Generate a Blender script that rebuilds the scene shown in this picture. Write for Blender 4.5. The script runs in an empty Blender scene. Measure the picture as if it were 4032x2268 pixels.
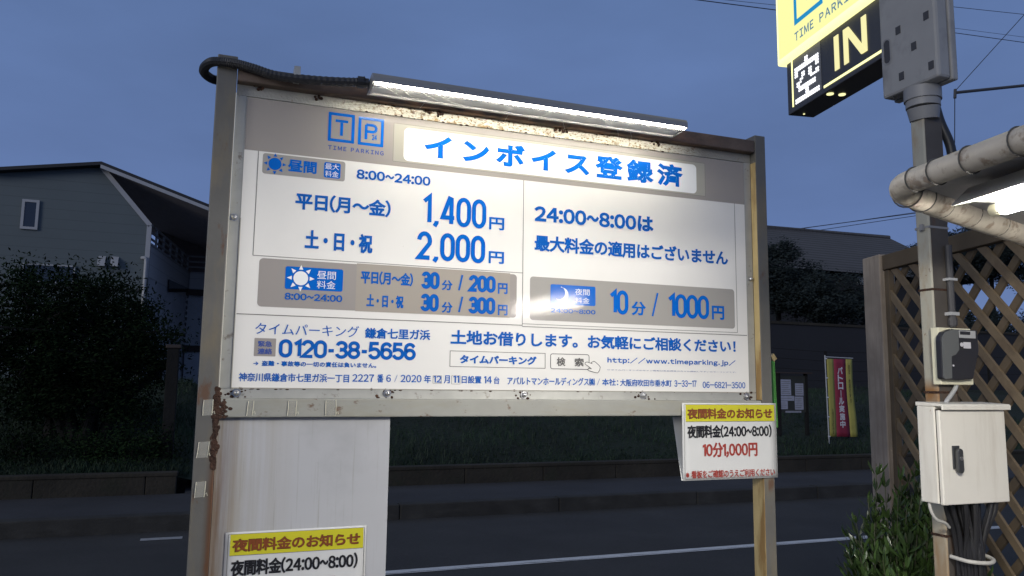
import bpy, math, random
from mathutils import Vector, Matrix
random.seed(7)
SC = bpy.context.scene
COL = SC.collection
rad = math.radians

# ------------------------------------------------------------------ camera
YAW, PITCH, ROLL = 0.359177, 0.123215, 0.012044
ZB = 1.53                                   # height of the lower edge of the price panel
CAM = Vector((-0.036277, -2.388570, 0.02223 + ZB))
FPX, PW, PH = 3050.0, 4032.0, 2268.0
FWD = Vector((math.sin(YAW)*math.cos(PITCH), math.cos(YAW)*math.cos(PITCH), math.sin(PITCH)))
R0 = Vector((math.cos(YAW), -math.sin(YAW), 0)); U0 = R0.cross(FWD)
RGT = R0*math.cos(ROLL) + U0*math.sin(ROLL)
UPV = U0*math.cos(ROLL) - R0*math.sin(ROLL)
cd = bpy.data.cameras.new('camera'); co = bpy.data.objects.new('camera', cd); COL.objects.link(co)
cd.sensor_width = 36; cd.sensor_fit = 'HORIZONTAL'; cd.lens = 36*FPX/PW
cd.clip_start = 0.05; cd.clip_end = 1500
co.matrix_world = Matrix((( RGT.x, UPV.x, -FWD.x, CAM.x), (RGT.y, UPV.y, -FWD.y, CAM.y),
                          (RGT.z, UPV.z, -FWD.z, CAM.z), (0, 0, 0, 1)))
SC.camera = co

# ------------------------------------------------------------------ sky, dusk light, exposure
SC.view_settings.view_transform = 'Standard'; SC.view_settings.look = 'None'
SC.view_settings.exposure = 0.0; SC.view_settings.gamma = 1.0
SC.cycles.use_denoising = True
SC.cycles.sample_clamp_indirect = 4.0
SUN_EL, SUN_ROT = rad(-4.0), rad(238)
W = bpy.data.worlds.new('World'); SC.world = W; W.use_nodes = True
wt = W.node_tree; wt.nodes.clear()
def wn(t, **k):
    n = wt.nodes.new(t)
    for a, b in k.items(): setattr(n, a, b)
    return n
sky = wn('ShaderNodeTexSky', sky_type='NISHITA', sun_disc=False, sun_elevation=SUN_EL, sun_rotation=SUN_ROT)
tc = wn('ShaderNodeTexCoord'); mp = wn('ShaderNodeMapping'); mp.inputs['Scale'].default_value = (1.2, 1.2, 3.2)
nz = wn('ShaderNodeTexNoise'); nz.inputs['Scale'].default_value = 2.3; nz.inputs['Detail'].default_value = 5; nz.inputs['Roughness'].default_value = .5
wt.links.new(tc.outputs['Generated'], mp.inputs['Vector']); wt.links.new(mp.outputs['Vector'], nz.inputs['Vector'])
sx = wn('ShaderNodeSeparateXYZ'); wt.links.new(tc.outputs['Generated'], sx.inputs[0])
rp = wn('ShaderNodeValToRGB')                 # thin high overcast: its glow by height above the horizon
cr = rp.color_ramp; cr.elements[0].position = 0.0; cr.elements[0].color = (.148, .220, .430, 1)
cr.elements[1].position = .80; cr.elements[1].color = (.17, .195, .25, 1)
e = cr.elements.new(.20); e.color = (.114, .180, .372, 1)
e = cr.elements.new(.47); e.color = (.106, .174, .360, 1)
wt.links.new(sx.outputs['Z'], rp.inputs[0])
cl = wn('ShaderNodeMapRange'); cl.inputs['From Min'].default_value = .3; cl.inputs['From Max'].default_value = .7
cl.inputs['To Min'].default_value = .88; cl.inputs['To Max'].default_value = 1.09
wt.links.new(nz.outputs['Fac'], cl.inputs['Value'])
mu = wn('ShaderNodeMix', data_type='RGBA', blend_type='MULTIPLY'); mu.inputs['Factor'].default_value = 1
wt.links.new(rp.outputs['Color'], mu.inputs['A']); wt.links.new(cl.outputs['Result'], mu.inputs['B'])
b1 = wn('ShaderNodeBackground'); b1.inputs['Strength'].default_value = 0.05
b2 = wn('ShaderNodeBackground'); b2.inputs['Strength'].default_value = 1.05
ad = wn('ShaderNodeAddShader'); wo = wn('ShaderNodeOutputWorld')
wt.links.new(sky.outputs['Color'], b1.inputs['Color']); wt.links.new(mu.outputs['Result'], b2.inputs['Color'])
wt.links.new(b1.outputs[0], ad.inputs[0]); wt.links.new(b2.outputs[0], ad.inputs[1]); wt.links.new(ad.outputs[0], wo.inputs['Surface'])

sl_d = bpy.data.lights.new('fill_sun', 'SUN'); sl_d.energy = 0.95; sl_d.angle = rad(24); sl_d.color = (1.0, .955, .88)   # added soft fill standing in for dusk glow, from behind the camera
sl_o = bpy.data.objects.new('fill_sun', sl_d); COL.objects.link(sl_o); SUN_AZ, SUN_H = rad(56), rad(13)
sl_o.rotation_euler = Vector((math.sin(SUN_AZ)*math.cos(SUN_H), math.cos(SUN_AZ)*math.cos(SUN_H), -math.sin(SUN_H))).to_track_quat('-Z', 'Y').to_euler()
sl_o.location = (-8, -12, 12)

# ------------------------------------------------------------------ helpers: points from the photograph
def ray(px, py): return FWD + RGT*((px-2016)/FPX) - UPV*((py-1134)/FPX)
def atY(px, py, y): d = ray(px, py); return CAM + d*((y-CAM.y)/d.y)
def atX(px, py, x): d = ray(px, py); return CAM + d*((x-CAM.x)/d.x)
def atZ(px, py, z): d = ray(px, py); return CAM + d*((z-CAM.z)/d.z)
class Plane:
    hk = 1.0
    def __init__(s, o, u, n): s.o = Vector(o); s.u = Vector(u).normalized(); s.n = Vector(n).normalized(); s.v = Vector((0, 0, 1))
    def uv(s, px, py):
        d = ray(px, py); t = (s.o-CAM).dot(s.n)/d.dot(s.n); q = CAM + d*t - s.o
        return q.dot(s.u), q.dot(s.v)
    def pt(s, u, v, h=0): return s.o + s.u*u + s.v*v + s.n*(h*s.hk)
def zm(x0, y0, s): return lambda a, b: (x0+a/s, y0+b/s)

# ------------------------------------------------------------------ helpers: meshes and objects
class MB:
    def __init__(s): s.v = []; s.f = []
    def poly(s, pts): i = len(s.v); s.v += [Vector(p) for p in pts]; s.f.append(tuple(range(i, i+len(pts)))); return s
    def box(s, x0, x1, y0, y1, z0, z1):
        i = len(s.v); s.v += [Vector(p) for p in ((x0,y0,z0),(x1,y0,z0),(x1,y1,z0),(x0,y1,z0),(x0,y0,z1),(x1,y0,z1),(x1,y1,z1),(x0,y1,z1))]
        s.f += [tuple(i+k for k in q) for q in ((0,3,2,1),(4,5,6,7),(0,1,5,4),(1,2,6,5),(2,3,7,6),(3,0,4,7))]; return s
    def prism(s, pts, d):
        d = Vector(d); n = len(pts); i = len(s.v); P = [Vector(p) for p in pts]; s.v += P + [p+d for p in P]
        s.f += [tuple(i+k for k in range(n))[::-1], tuple(i+n+k for k in range(n))]
        s.f += [(i+k, i+(k+1) % n, i+n+(k+1) % n, i+n+k) for k in range(n)]; return s
    def tube(s, path, r, n=10, cap=True):
        P = [Vector(p) for p in path]; i0 = len(s.v); rr = r if isinstance(r, (list, tuple)) else [r]*len(P)
        t = (P[1]-P[0]).normalized(); a = t.orthogonal().normalized()
        for k, p in enumerate(P):
            t = (P[min(k+1, len(P)-1)]-P[max(k-1, 0)]).normalized(); a = (a - t*a.dot(t)).normalized(); b = t.cross(a)
            for j in range(n):
                q = 2*math.pi*j/n; s.v.append(p + (a*math.cos(q)+b*math.sin(q))*rr[k])
        for k in range(len(P)-1):
            for j in range(n):
                a0 = i0+k*n+j; a1 = i0+k*n+(j+1) % n; s.f.append((a0, a1, a1+n, a0+n))
        if cap: s.f.append(tuple(i0+j for j in range(n))[::-1]); s.f.append(tuple(i0+(len(P)-1)*n+j for j in range(n)))
        return s
    def disc(s, c, n, r, seg=16, h=0.0):
        c = Vector(c); n = Vector(n).normalized(); a = n.orthogonal().normalized(); b = n.cross(a)
        ring = [c+(a*math.cos(2*math.pi*k/seg)+b*math.sin(2*math.pi*k/seg))*r for k in range(seg)]
        if h: s.prism(ring, n*h)
        else: s.poly(ring)
        return s
    def ball(s, c, r, n=8, m=6, sq=(1, 1, 1)):
        c = Vector(c); i = len(s.v)
        for a in range(m+1):
            th = math.pi*a/m
            for b in range(n):
                ph = 2*math.pi*b/n; s.v.append(c+Vector((math.sin(th)*math.cos(ph)*r*sq[0], math.sin(th)*math.sin(ph)*r*sq[1], math.cos(th)*r*sq[2])))
        for a in range(m):
            for b in range(n): s.f.append((i+a*n+b, i+(a+1)*n+b, i+(a+1)*n+(b+1) % n, i+a*n+(b+1) % n))
        return s
BASE = {}
def obj(name, mb, mat, parent=None, base=None, smooth=False, bevel=0):
    if parent is not None: o0 = BASE[parent.name]
    elif base is not None: o0 = Vector(base)
    else:
        xs = [v.x for v in mb.v]; ys = [v.y for v in mb.v]; zs = [v.z for v in mb.v]
        o0 = Vector(((min(xs)+max(xs))/2, (min(ys)+max(ys))/2, min(zs)))
    me = bpy.data.meshes.new(name); me.from_pydata([tuple(v-o0) for v in mb.v], [], mb.f); me.validate(); me.update()
    if mat: me.materials.append(mat)
    o = bpy.data.objects.new(name, me); COL.objects.link(o)
    if parent is not None: o.parent = parent
    else: o.location = o0
    BASE[o.name] = o0
    if smooth:
        for p in me.polygons: p.use_smooth = True
        try: me.set_sharp_from_angle(angle=rad(40))
        except Exception: pass
    if bevel:
        m = o.modifiers.new('bevel', 'BEVEL'); m.width = bevel; m.segments = 2; m.limit_method = 'ANGLE'
    return o
def tag(o, label, cat, group=None):
    o['label'] = label; o['category'] = cat
    if group: o['group'] = group
    return o
def thing(name, label, cat, loc, group=None):
    o = bpy.data.objects.new(name, None); COL.objects.link(o); o.location = loc; o.empty_display_size = .1
    BASE[o.name] = Vector(loc); return tag(o, label, cat, group)
def struct(name, mb, mat, **k): o = obj(name, mb, mat, **k); o['kind'] = 'structure'; return o
def dup(root, loc, label=None, group=None):
    r = root.copy(); COL.objects.link(r); r.location = loc
    if label: r['label'] = label
    if group: r['group'] = group
    def kids(src, dst):
        for ch in list(src.children):
            c = ch.copy(); COL.objects.link(c); c.parent = dst; kids(ch, c)
    kids(root, r); return r

# ------------------------------------------------------------------ helpers: materials
def M(name, col, rough=.6, metal=0, var=.12, vs=5.0, stains=(), bump=None, spec=.5, emit=None, alpha=1, stripe=None, coat=0):
    m = bpy.data.materials.new(name); m.use_nodes = True; t = m.node_tree; L = t.links.new
    b = t.nodes['Principled BSDF']; b.inputs['Roughness'].default_value = rough; b.inputs['Metallic'].default_value = metal
    b.inputs['Specular IOR Level'].default_value = spec; b.inputs['Alpha'].default_value = alpha
    if coat: b.inputs['Coat Weight'].default_value = coat; b.inputs['Coat Roughness'].default_value = .05
    T = t.nodes.new('ShaderNodeTexCoord')
    def noise(sc, det=4, stretch=(1, 1, 1), rgh=.55):
        mpn = t.nodes.new('ShaderNodeMapping'); mpn.inputs['Scale'].default_value = stretch; L(T.outputs['Object'], mpn.inputs['Vector'])
        n = t.nodes.new('ShaderNodeTexNoise'); n.inputs['Scale'].default_value = sc; n.inputs['Detail'].default_value = det
        n.inputs['Roughness'].default_value = rgh; L(mpn.outputs['Vector'], n.inputs['Vector']); return n.outputs['Fac']
    def mr(src, a, b_, c, d):
        n = t.nodes.new('ShaderNodeMapRange'); n.inputs['From Min'].default_value = a; n.inputs['From Max'].default_value = b_
        n.inputs['To Min'].default_value = c; n.inputs['To Max'].default_value = d; L(src, n.inputs['Value']); return n.outputs['Result']
    def mix(f, a, c, mode='MIX'):
        n = t.nodes.new('ShaderNodeMix'); n.data_type = 'RGBA'; n.blend_type = mode
        if isinstance(f, (int, float)): n.inputs['Factor'].default_value = f
        else: L(f, n.inputs['Factor'])
        for k, s in (('A', a), ('B', c)):
            if isinstance(s, (tuple, list)): n.inputs[k].default_value = (*s, 1)
            else: L(s, n.inputs[k])
        return n.outputs['Result']
    def math_(op, a, c):
        n = t.nodes.new('ShaderNodeMath'); n.operation = op
        for k, s in ((0, a), (1, c)):
            if isinstance(s, (int, float)): n.inputs[k].default_value = s
            else: L(s, n.inputs[k])
        return n.outputs[0]
    if var:
        g = mr(noise(vs), .3, .7, 1-var, 1+var); c = mix(1, col, g, 'MULTIPLY')
    else: c = tuple(col)
    if stripe:                                  # dark thin lines: (axis, period, width, factor)
        sp = t.nodes.new('ShaderNodeSeparateXYZ'); L(T.outputs['Object'], sp.inputs[0])
        fr = math_('FRACT', math_('DIVIDE', sp.outputs[stripe[0]], stripe[1]), 0)
        c = mix(math_('LESS_THAN', fr, stripe[2]), c, tuple(x*stripe[3] for x in col))
    for st in stains:                           # (colour, scale, lo, hi, stretch, (axis, from, to) or None, strength)
        col2, scl, lo, hi, stretch, grad, strg = st
        f = mr(noise(scl, 6, stretch, .62), lo, hi, 0, strg)
        for gr in (grad if isinstance(grad, list) else [grad] if grad else []):
            sp = t.nodes.new('ShaderNodeSeparateXYZ'); L(T.outputs['Object'], sp.inputs[0])
            f = math_('MULTIPLY', f, mr(sp.outputs[gr[0]], gr[1], gr[2], 0, 1))
        c = mix(f, c, col2)
    if isinstance(c, tuple): b.inputs['Base Color'].default_value = (*c, 1)
    else: L(c, b.inputs['Base Color'])
    if bump:
        n = t.nodes.new('ShaderNodeBump'); n.inputs['Strength'].default_value = bump[1]; n.inputs['Distance'].default_value = bump[2] if len(bump) > 2 else .01
        L(noise(bump[0], 3, bump[3] if len(bump) > 3 else (1, 1, 1)), n.inputs['Height']); L(n.outputs['Normal'], b.inputs['Normal'])
    if emit:
        b.inputs['Emission Color'].default_value = (*emit[0], 1); b.inputs['Emission Strength'].default_value = emit[1]
    return m
RUST, DRUST = (.12, .052, .020), (.045, .022, .013)
m_post = M('weathered_post_paint', (.125, .121, .108), .5, var=.1, vs=9, stains=[((.21,.17,.10), 14, .52, .72, (1,1,.25), None, .6), (RUST, 22, .60, .68, (1,1,.35), None, .75), ((.12,.10,.07), 60, .66, .74, (1,1,1), None, .5)], bump=(90, .15, .002))
m_postrust = M('rust_streaked_post_paint', (.125, .121, .108), .5, var=.1, vs=9, stains=[((.21,.17,.10), 14, .52, .72, (1,1,.25), None, .6), ((.085,.045,.020), 9, .10, .40, (1,1,.12), [(0, -.056, -.034), (2, 1.45, 1.25)], .95), ((.12,.05,.02), 14, .36, .55, (1,1,.2), [(0, -.046, -.035), (2, 1.5, 1.3)], .9), (RUST, 22, .60, .68, (1,1,.35), None, .75)], bump=(90, .15, .002))
m_cream = M('lit_cream_side', (.74, .71, .60), .4, var=.05)  # lamp light on the left post's inner side painted as brighter cream
m_ochre = M('ochre_lit_side_and_cap', (.52, .40, .19), .45, var=.12, vs=8, stains=[((.24,.13,.04), 12, .5, .62, (1,1,.2), None, .8)])  # lamp-lit tone painted on right post inner side; own colour on banner cap
m_flange = M('galvanised_flange', (.40, .40, .37), .42, .25, var=.12, vs=12, stains=[((.10,.07,.04), 30, .60, .70, (1,1,1), None, .7)], bump=(60, .1, .002))
m_speckle = M('rust_speckled_flange', (.72, .70, .60), .5, var=.06, vs=12, stains=[((.26,.15,.04), 150, .54, .57, (.6,1,1), [(0, .2, .42), (0, 1.66, 1.45)], .9), ((.30,.19,.06), 60, .52, .60, (.5,1,1), [(0, .2, .5), (0, 1.66, 1.4), (2, 2.424, 2.412)], .9), ((.16,.165,.17), 5, .0, .1, (1,1,1), [(0, .33, .12)], .75), ((.16,.15,.13), 5, .0, .1, (1,1,1), [(0, 1.45, 1.62)], .8), ((.13,.06,.02), 34, .60, .66, (1,1,1), None, .8)], bump=(120, .5, .004))  # specks in the middle; ends past the lamp bar painted grey, as less lit
m_toprail = M('rusty_top_rail', (.115, .085, .068), .75, var=.25, vs=16, stains=[((.36,.19,.105), 26, .40, .66, (.5,1,1), [(0, .15, .5), (0, 1.7, 1.3)], .9), (DRUST, 10, .56, .70, (.4,1,1), None, .8)], bump=(120, .5, .004))
m_rail = M('beige_rail_paint', (.31, .31, .275), .45, var=.08, vs=8, stains=[((.27,.24,.16), 7, .50, .72, (.5,1,1.6), None, .6), (RUST, 26, .62, .68, (.7,1,1), None, .8)], bump=(70, .12, .002))
m_rust = M('flaking_rust', (.050, .024, .015), .95, var=.3, vs=50, stains=[((.10,.042,.018), 30, .55, .68, (1,1,1), None, .7)], bump=(70, 1, .02))
m_bolt = M('steel_bolt', (.5, .5, .5), .3, .9, var=.1)
m_panel = M('white_sign_sheet', (.79, .775, .735), .055, var=.035, vs=3, bump=(150, .13, .0012), spec=.05, stains=[((.52,.50,.44), 40, .705, .75, (1,1,1), None, .6)])
m_band = M('taupe_sign_sheet', (.33, .305, .285), .06, var=.03, spec=.05, vs=3, bump=(150, .13, .0012))
m_tan = M('tan_sign_sheet', (.37, .335, .29), .06, var=.03, spec=.05, vs=3, bump=(150, .13, .0012))
m_taupe2 = M('grey_label_sheet', (.36, .345, .32), .06, var=.03, spec=.05, vs=3, bump=(150, .13, .0012))
m_sticker = M('sticker_ivory', (.40, .385, .335), .22, spec=.06, var=.02)
m_whitest = M('bright_white_sticker', (.84, .85, .85), .2, spec=.06, var=.01)
m_seam = M('seam_line', (.16, .155, .14), .6, var=0)
m_blue = M('sign_blue', (.005, .125, .53), .12, spec=.06, var=.03)
m_navy = M('sign_navy', (.009, .110, .45), .12, spec=.06, var=.03)
m_ltblue = M('faded_sign_blue', (.06, .10, .34), .25, var=.03)
m_black = M('print_black', (.012, .012, .014), .4, var=0)
m_board = M('white_board', (.46, .465, .475), .32, var=.05, vs=2.5, bump=(30, .05, .003), stains=[((.30,.25,.16), 9, .36, .64, (3,1,.12), (0, .20, -.03), .9), ((.20,.115,.05), 12, .40, .62, (3,1,.15), (0, .035, -.03), .9), ((.27,.25,.21), 26, .58, .70, (4,1,.08), None, .6), ((.30,.30,.30), 4, .5, .75, (1,1,1), None, .5), ((.25,.24,.22), 50, .70, .74, (1,1,1), None, .6)])
m_paper = M('laminated_paper', (.66, .665, .65), .15, var=.03, vs=6, bump=(14, .12, .006))
m_yellow = M('notice_yellow', (.60, .56, .035), .2, var=.03)
m_brown = M('notice_brown_ink', (.23, .065, .022), .3, var=.05)
m_dbrown = M('notice_dark_outline', (.10, .05, .012), .3, var=0)
m_red = M('notice_red_ink', (.36, .055, .04), .3, var=.05)
m_tape = M('clear_tape', (.50, .49, .43), .12, alpha=.38, var=.1, vs=60, bump=(80, .3, .003))
m_tapee = M('tape_edge', (.72, .69, .55), .2, var=.1)
m_lamp = M('lamp_aluminium', (.30, .30, .30), .4, .4, var=.06)
m_reflector = M('lamp_reflector', (.50, .50, .50), .3, .1, var=.05, vs=20)
m_led = M('led_strip_glow', (1, 1, .95), .5, var=0, emit=((1.0, .94, .80), 112.0))
m_conduit = M('black_conduit', (.022, .023, .026), .45, var=.1)
m_web = M('spider_silk', (.75, .75, .72), .4, var=0)
m_asphalt = M('asphalt', (.048, .047, .046), .85, var=.22, vs=1.1, stains=[((.024,.024,.024), 34, .50, .62, (1,1,1), None, .5), ((.024,.024,.024), 200, .50, .60, (1,1,1), None, .55), ((.09,.09,.09), 300, .66, .72, (1,1,1), None, .6), ((.034,.034,.034), .8, .52, .62, (.3,1,1), None, .6)], bump=(240, .5, .01))
m_lot = M('lot_asphalt', (.10, .10, .10), .85, var=.2, vs=1.5, bump=(200, .5, .01))
m_linep = M('worn_road_paint', (.74, .74, .73), .6, var=.08, vs=9, stains=[((.05,.05,.05), 10, .60, .64, (.22,9,1), None, .9), ((.2,.2,.21), 60, .58, .66, (1,1,1), None, .6)])
m_kerb = M('concrete_kerb', (.030, .029, .027), .9, var=.3, vs=3, bump=(60, .4, .01), stains=[((.055,.054,.05), 3, .5, .7, (1,1,3), None, .6)])
m_pave = M('pavement_asphalt', (.040, .041, .046), .9, var=.2, vs=1.2, bump=(120, .4, .01))
m_wallc = M('mossy_retaining_wall', (.028, .024, .018), .95, var=.35, vs=2, bump=(20, .5, .03), stains=[((.018,.021,.012), 3, .5, .7, (1,1,1), None, .7)])
m_soil = M('grassy_earth', (.008, .017, .008), .95, var=.4, vs=1.4, bump=(12, .6, .05))
m_grass = M('grass_blades', (.010, .030, .011), .7, var=.4, vs=1.0)
m_siding = M('pale_siding', (.098, .122, .132), .65, var=.07, vs=.6, stripe=(2, .22, .06, .78))  # darkened to offset the fill lamp, so the far side stays dark
m_siding2 = M('pale_parapet_siding', (.48, .50, .53), .65, var=.05, vs=.6, stripe=(2, .30, .055, .72))  # siding tone raised where the side faces away from the fill lamp
m_trim = M('white_trim', (.36, .37, .39), .5, var=.05)
m_roofd = M('dark_roof_metal', (.016, .017, .02), .6, var=.1)
m_eave = M('dark_brown_cladding', (.085, .070, .068), .8, var=.15)
m_glass = M('dark_window_glass', (.015, .02, .03), .06, var=0, spec=.8)
m_render = M('pale_render', (.42, .45, .50), .8, var=.15, vs=1.5)
m_beam = M('dark_beam', (.04, .028, .024), .7, var=.1)
m_tile = M('grey_roof_tiles', (.085, .085, .09), .8, var=.12, vs=.8, stripe=(2, .16, .35, .55), bump=(3, .2, .05))
m_dwall = M('navy_dark_wall', (.018, .019, .024), .85, var=.12, vs=.7)
m_leafd = M('dark_leaves', (.006, .014, .004), .8, spec=.1, var=.5, vs=1.5)
m_leafm = M('mid_green_leaves', (.012, .026, .008), .8, spec=.1, var=.45, vs=2)
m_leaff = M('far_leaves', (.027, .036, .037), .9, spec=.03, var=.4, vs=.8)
m_bark = M('dark_bark', (.004, .0037, .0035), .9, var=.3, vs=8, bump=(30, .6, .02))
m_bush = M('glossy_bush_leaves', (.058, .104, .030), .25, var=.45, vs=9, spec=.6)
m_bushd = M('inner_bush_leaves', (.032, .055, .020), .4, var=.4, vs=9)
m_stem = M('bush_stem', (.06, .07, .03), .6, var=.2)
m_wood = M('weathered_post_wood', (.36, .30, .24), .8, var=.22, vs=5, stains=[((.28,.225,.18), 9, .48, .66, (4,4,.3), None, .8), ((.52,.45,.36), 14, .6, .7, (4,4,.2), None, .5)], bump=(30, .4, .005, (4,4,.3)))
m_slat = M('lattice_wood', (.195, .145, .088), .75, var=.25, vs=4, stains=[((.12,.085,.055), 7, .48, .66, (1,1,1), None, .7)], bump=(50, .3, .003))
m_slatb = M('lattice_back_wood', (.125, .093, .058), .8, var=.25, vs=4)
m_pole = M('sign_pole_paint', (.42, .405, .33), .5, var=.08, vs=4, stains=[((.26,.13,.045), 9, .30, .55, (1,1,.4), [(2, 1.60, 1.55), (2, 1.44, 1.52)], .95), ((.28,.15,.05), 9, .32, .60, (1,1,.3), [(2, 1.10, 1.0), (2, .60, .95)], .95), ((.30,.17,.06), 8, .54, .70, (1,1,.35), None, .7), (RUST, 30, .66, .72, (1,1,1), None, .7)], bump=(60, .1, .002))
m_chan = M('shaded_channel_face', (.085, .075, .066), .7, var=.2, vs=6, stains=[(RUST, 12, .55, .7, (1,1,.3), None, .7)])  # dark tone stands for shade in the pole's front channel, plus rust
m_cabinet = M('cream_cabinet_paint', (.80, .775, .70), .38, var=.04, vs=3, stains=[((.55,.50,.42), 7, .55, .75, (2,2,.25), None, .5), ((.36,.22,.10), 38, .70, .74, (1,1,.4), None, .7)])
m_cabedge = M('dark_door_joint', (.05, .045, .04), .7, var=0)  # dark joint between cabinet door and body
m_handle = M('dark_zinc_handle', (.10, .105, .11), .35, .6, var=.1)
m_mbase = M('cream_meter_base', (.78, .75, .56), .45, var=.04)
m_meterg = M('grey_meter_cover', (.13, .138, .138), .5, var=.08)
m_meterb = M('black_meter_window', (.028, .028, .032), .3, var=.05)
m_metal = M('grey_label', (.42, .43, .44), .4, var=.1)
m_cbox = M('grey_control_box', (.33, .33, .325), .55, var=.07, vs=5, stains=[((.12,.12,.12), 6, .50, .72, (1,1.2,.8), None, .55)])
m_recess = M('dark_recess', (.055, .055, .06), .6, var=.05)
m_collar = M('grey_pvc', (.27, .27, .27), .5, var=.06)
m_lbdark = M('light_box_casing', (.06, .06, .065), .45, var=.08)
m_lbface = M('lit_yellow_face', (.4, .39, .15), .4, var=0, emit=((1.0, .965, .38), .90))
m_lbglow = M('lit_yellow_edge', (.9, .85, .3), .4, var=0, emit=((1.0, .96, .46), 1.2))
m_lbblue = M('lit_blue_logo', (.01, .2, .45), .4, var=0, emit=((.012, .26, .48), .8))
m_lbtext = M('lit_grey_blue_text', (.1, .2, .3), .4, var=0, emit=((.13, .24, .30), .7))
m_lbin = M('lit_pale_yellow_letters', (.3, .27, .1), .4, var=0, emit=((1.0, .93, .46), .88))
m_leddot = M('led_dot_glow', (1, 1, 1), .4, var=0, emit=((1, 1, 1.05), 1.3))
m_ledbd = M('led_board', (.20, .20, .20), .5, var=.1, vs=40)
m_canopy = M('grey_canopy_sheet', (.42, .42, .43), .6, var=.10, vs=3, stains=[((.24,.24,.245), 5, .50, .68, (1,1,1), None, .6)], bump=(9, .3, .02))
m_gutter = M('dirty_white_tube', (.56, .51, .43), .5, var=.12, vs=8, stains=[((.22,.15,.10), 26, .52, .62, (1,1,1), None, .7), ((.30,.26,.20), 9, .5, .7, (1,1,1), None, .6)], bump=(50, .3, .004))
m_strap = M('grey_strap', (.10, .098, .092), .6, var=.1)
m_tubelit = M('fluorescent_tube_glow', (1, 1, 1), .5, var=0, emit=((1.0, .95, .87), 580.0))
m_batten = M('lamp_batten_white', (.60, .59, .56), .4, var=.04)
m_cable = M('black_cable', (.016, .016, .018), .5, var=.1)
m_wire = M('overhead_wire', (.03, .035, .045), .6, var=0)
m_tie = M('pale_cable_tie', (.50, .49, .45), .5, var=.05)
m_greenb = M('bright_green_banner', (.07, .26, .05), .5, var=.1)
m_bred = M('banner_red', (.24, .018, .045), .7, var=.12, vs=4)
m_byel = M('banner_yellow', (.36, .33, .075), .7, var=.12, vs=4)
m_bwhite = M('banner_white_print', (.62, .62, .66), .7, var=.03)
m_cork = M('dark_notice_panel', (.03, .033, .03), .8, var=.2)
m_poster = M('pale_poster', (.33, .345, .43), .6, var=.12, vs=14)

# ------------------------------------------------------------------ lettering
GL = {}
def custom(ch):
    if ch == '1': pts = [(.17,0),(.265,0),(.265,.735),(.185,.735),(.03,.655),(.03,.575),(.17,.630)]; return pts
    return None
def glyph(ch):
    if ch in GL: return GL[ch]
    c = custom(ch)
    if c:
        vs = [Vector((x, y)) for x, y in c]; fs = [tuple(range(len(c)))]
    else:
        full = chr(ord(ch)+0xFEE0) if 33 <= ord(ch) <= 126 else ch
        cu = bpy.data.curves.new('t', 'FONT'); cu.body = full; cu.dimensions = '2D'; cu.fill_mode = 'BOTH'; cu.resolution_u = 3
        o = bpy.data.objects.new('t', cu); COL.objects.link(o)
        dg = bpy.context.evaluated_depsgraph_get(); dg.update(); me = bpy.data.meshes.new_from_object(o.evaluated_get(dg))
        vs = [Vector((v.co.x, v.co.y)) for v in me.vertices]; fs = [tuple(p.vertices) for p in me.polygons]
        bpy.data.objects.remove(o); bpy.data.curves.remove(cu); bpy.data.meshes.remove(me)
        if ch == '~':
            m0 = sum(v.x for v in vs)/len(vs)
            for v in vs: v.x = m0+(v.x-m0)*.66
        key = {}; mp_ = []; nv = []
        for v in vs:
            k = (round(v.x, 4), round(v.y, 4))
            if k not in key: key[k] = len(nv); nv.append(v)
            mp_.append(key[k])
        vs = nv; fs = [q for q in (tuple(mp_[i] for i in f) for f in fs) if len(set(q)) == len(q)]
    fixed = []
    for f in fs:
        ar = sum(vs[f[i]].x*vs[f[(i+1) % len(f)]].y - vs[f[(i+1) % len(f)]].x*vs[f[i]].y for i in range(len(f)))
        if abs(ar) > 1e-9: fixed.append(f if ar > 0 else f[::-1])
    es = {}
    for f in fixed:
        for i in range(len(f)): a, b = f[i], f[(i+1) % len(f)]; es[(a, b)] = 1
    bd = [(a, b) for (a, b) in es if (b, a) not in es]
    x0 = min((v.x for v in vs), default=0); x1 = max((v.x for v in vs), default=0)
    GL[ch] = (vs, fixed, bd, x0, x1); return GL[ch]
EM = 1.0
def layout(s, track=0.0, gap=.09):
    """-> list of (char, xoffset); wide characters keep a full em, Latin ones sit on their ink widths"""
    x = 0; out = []
    for ch in s:
        if ch == ' ': x += .30+track; continue
        if ch == '　': x += 1.0+track; continue
        vs, fs, bd, a, b = glyph(ch)
        if ord(ch) < 127: out.append((ch, x-a+gap/2)); x += b-a+gap+track
        else: out.append((ch, x)); x += .98+track
    return out
TICK = [0]
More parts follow.
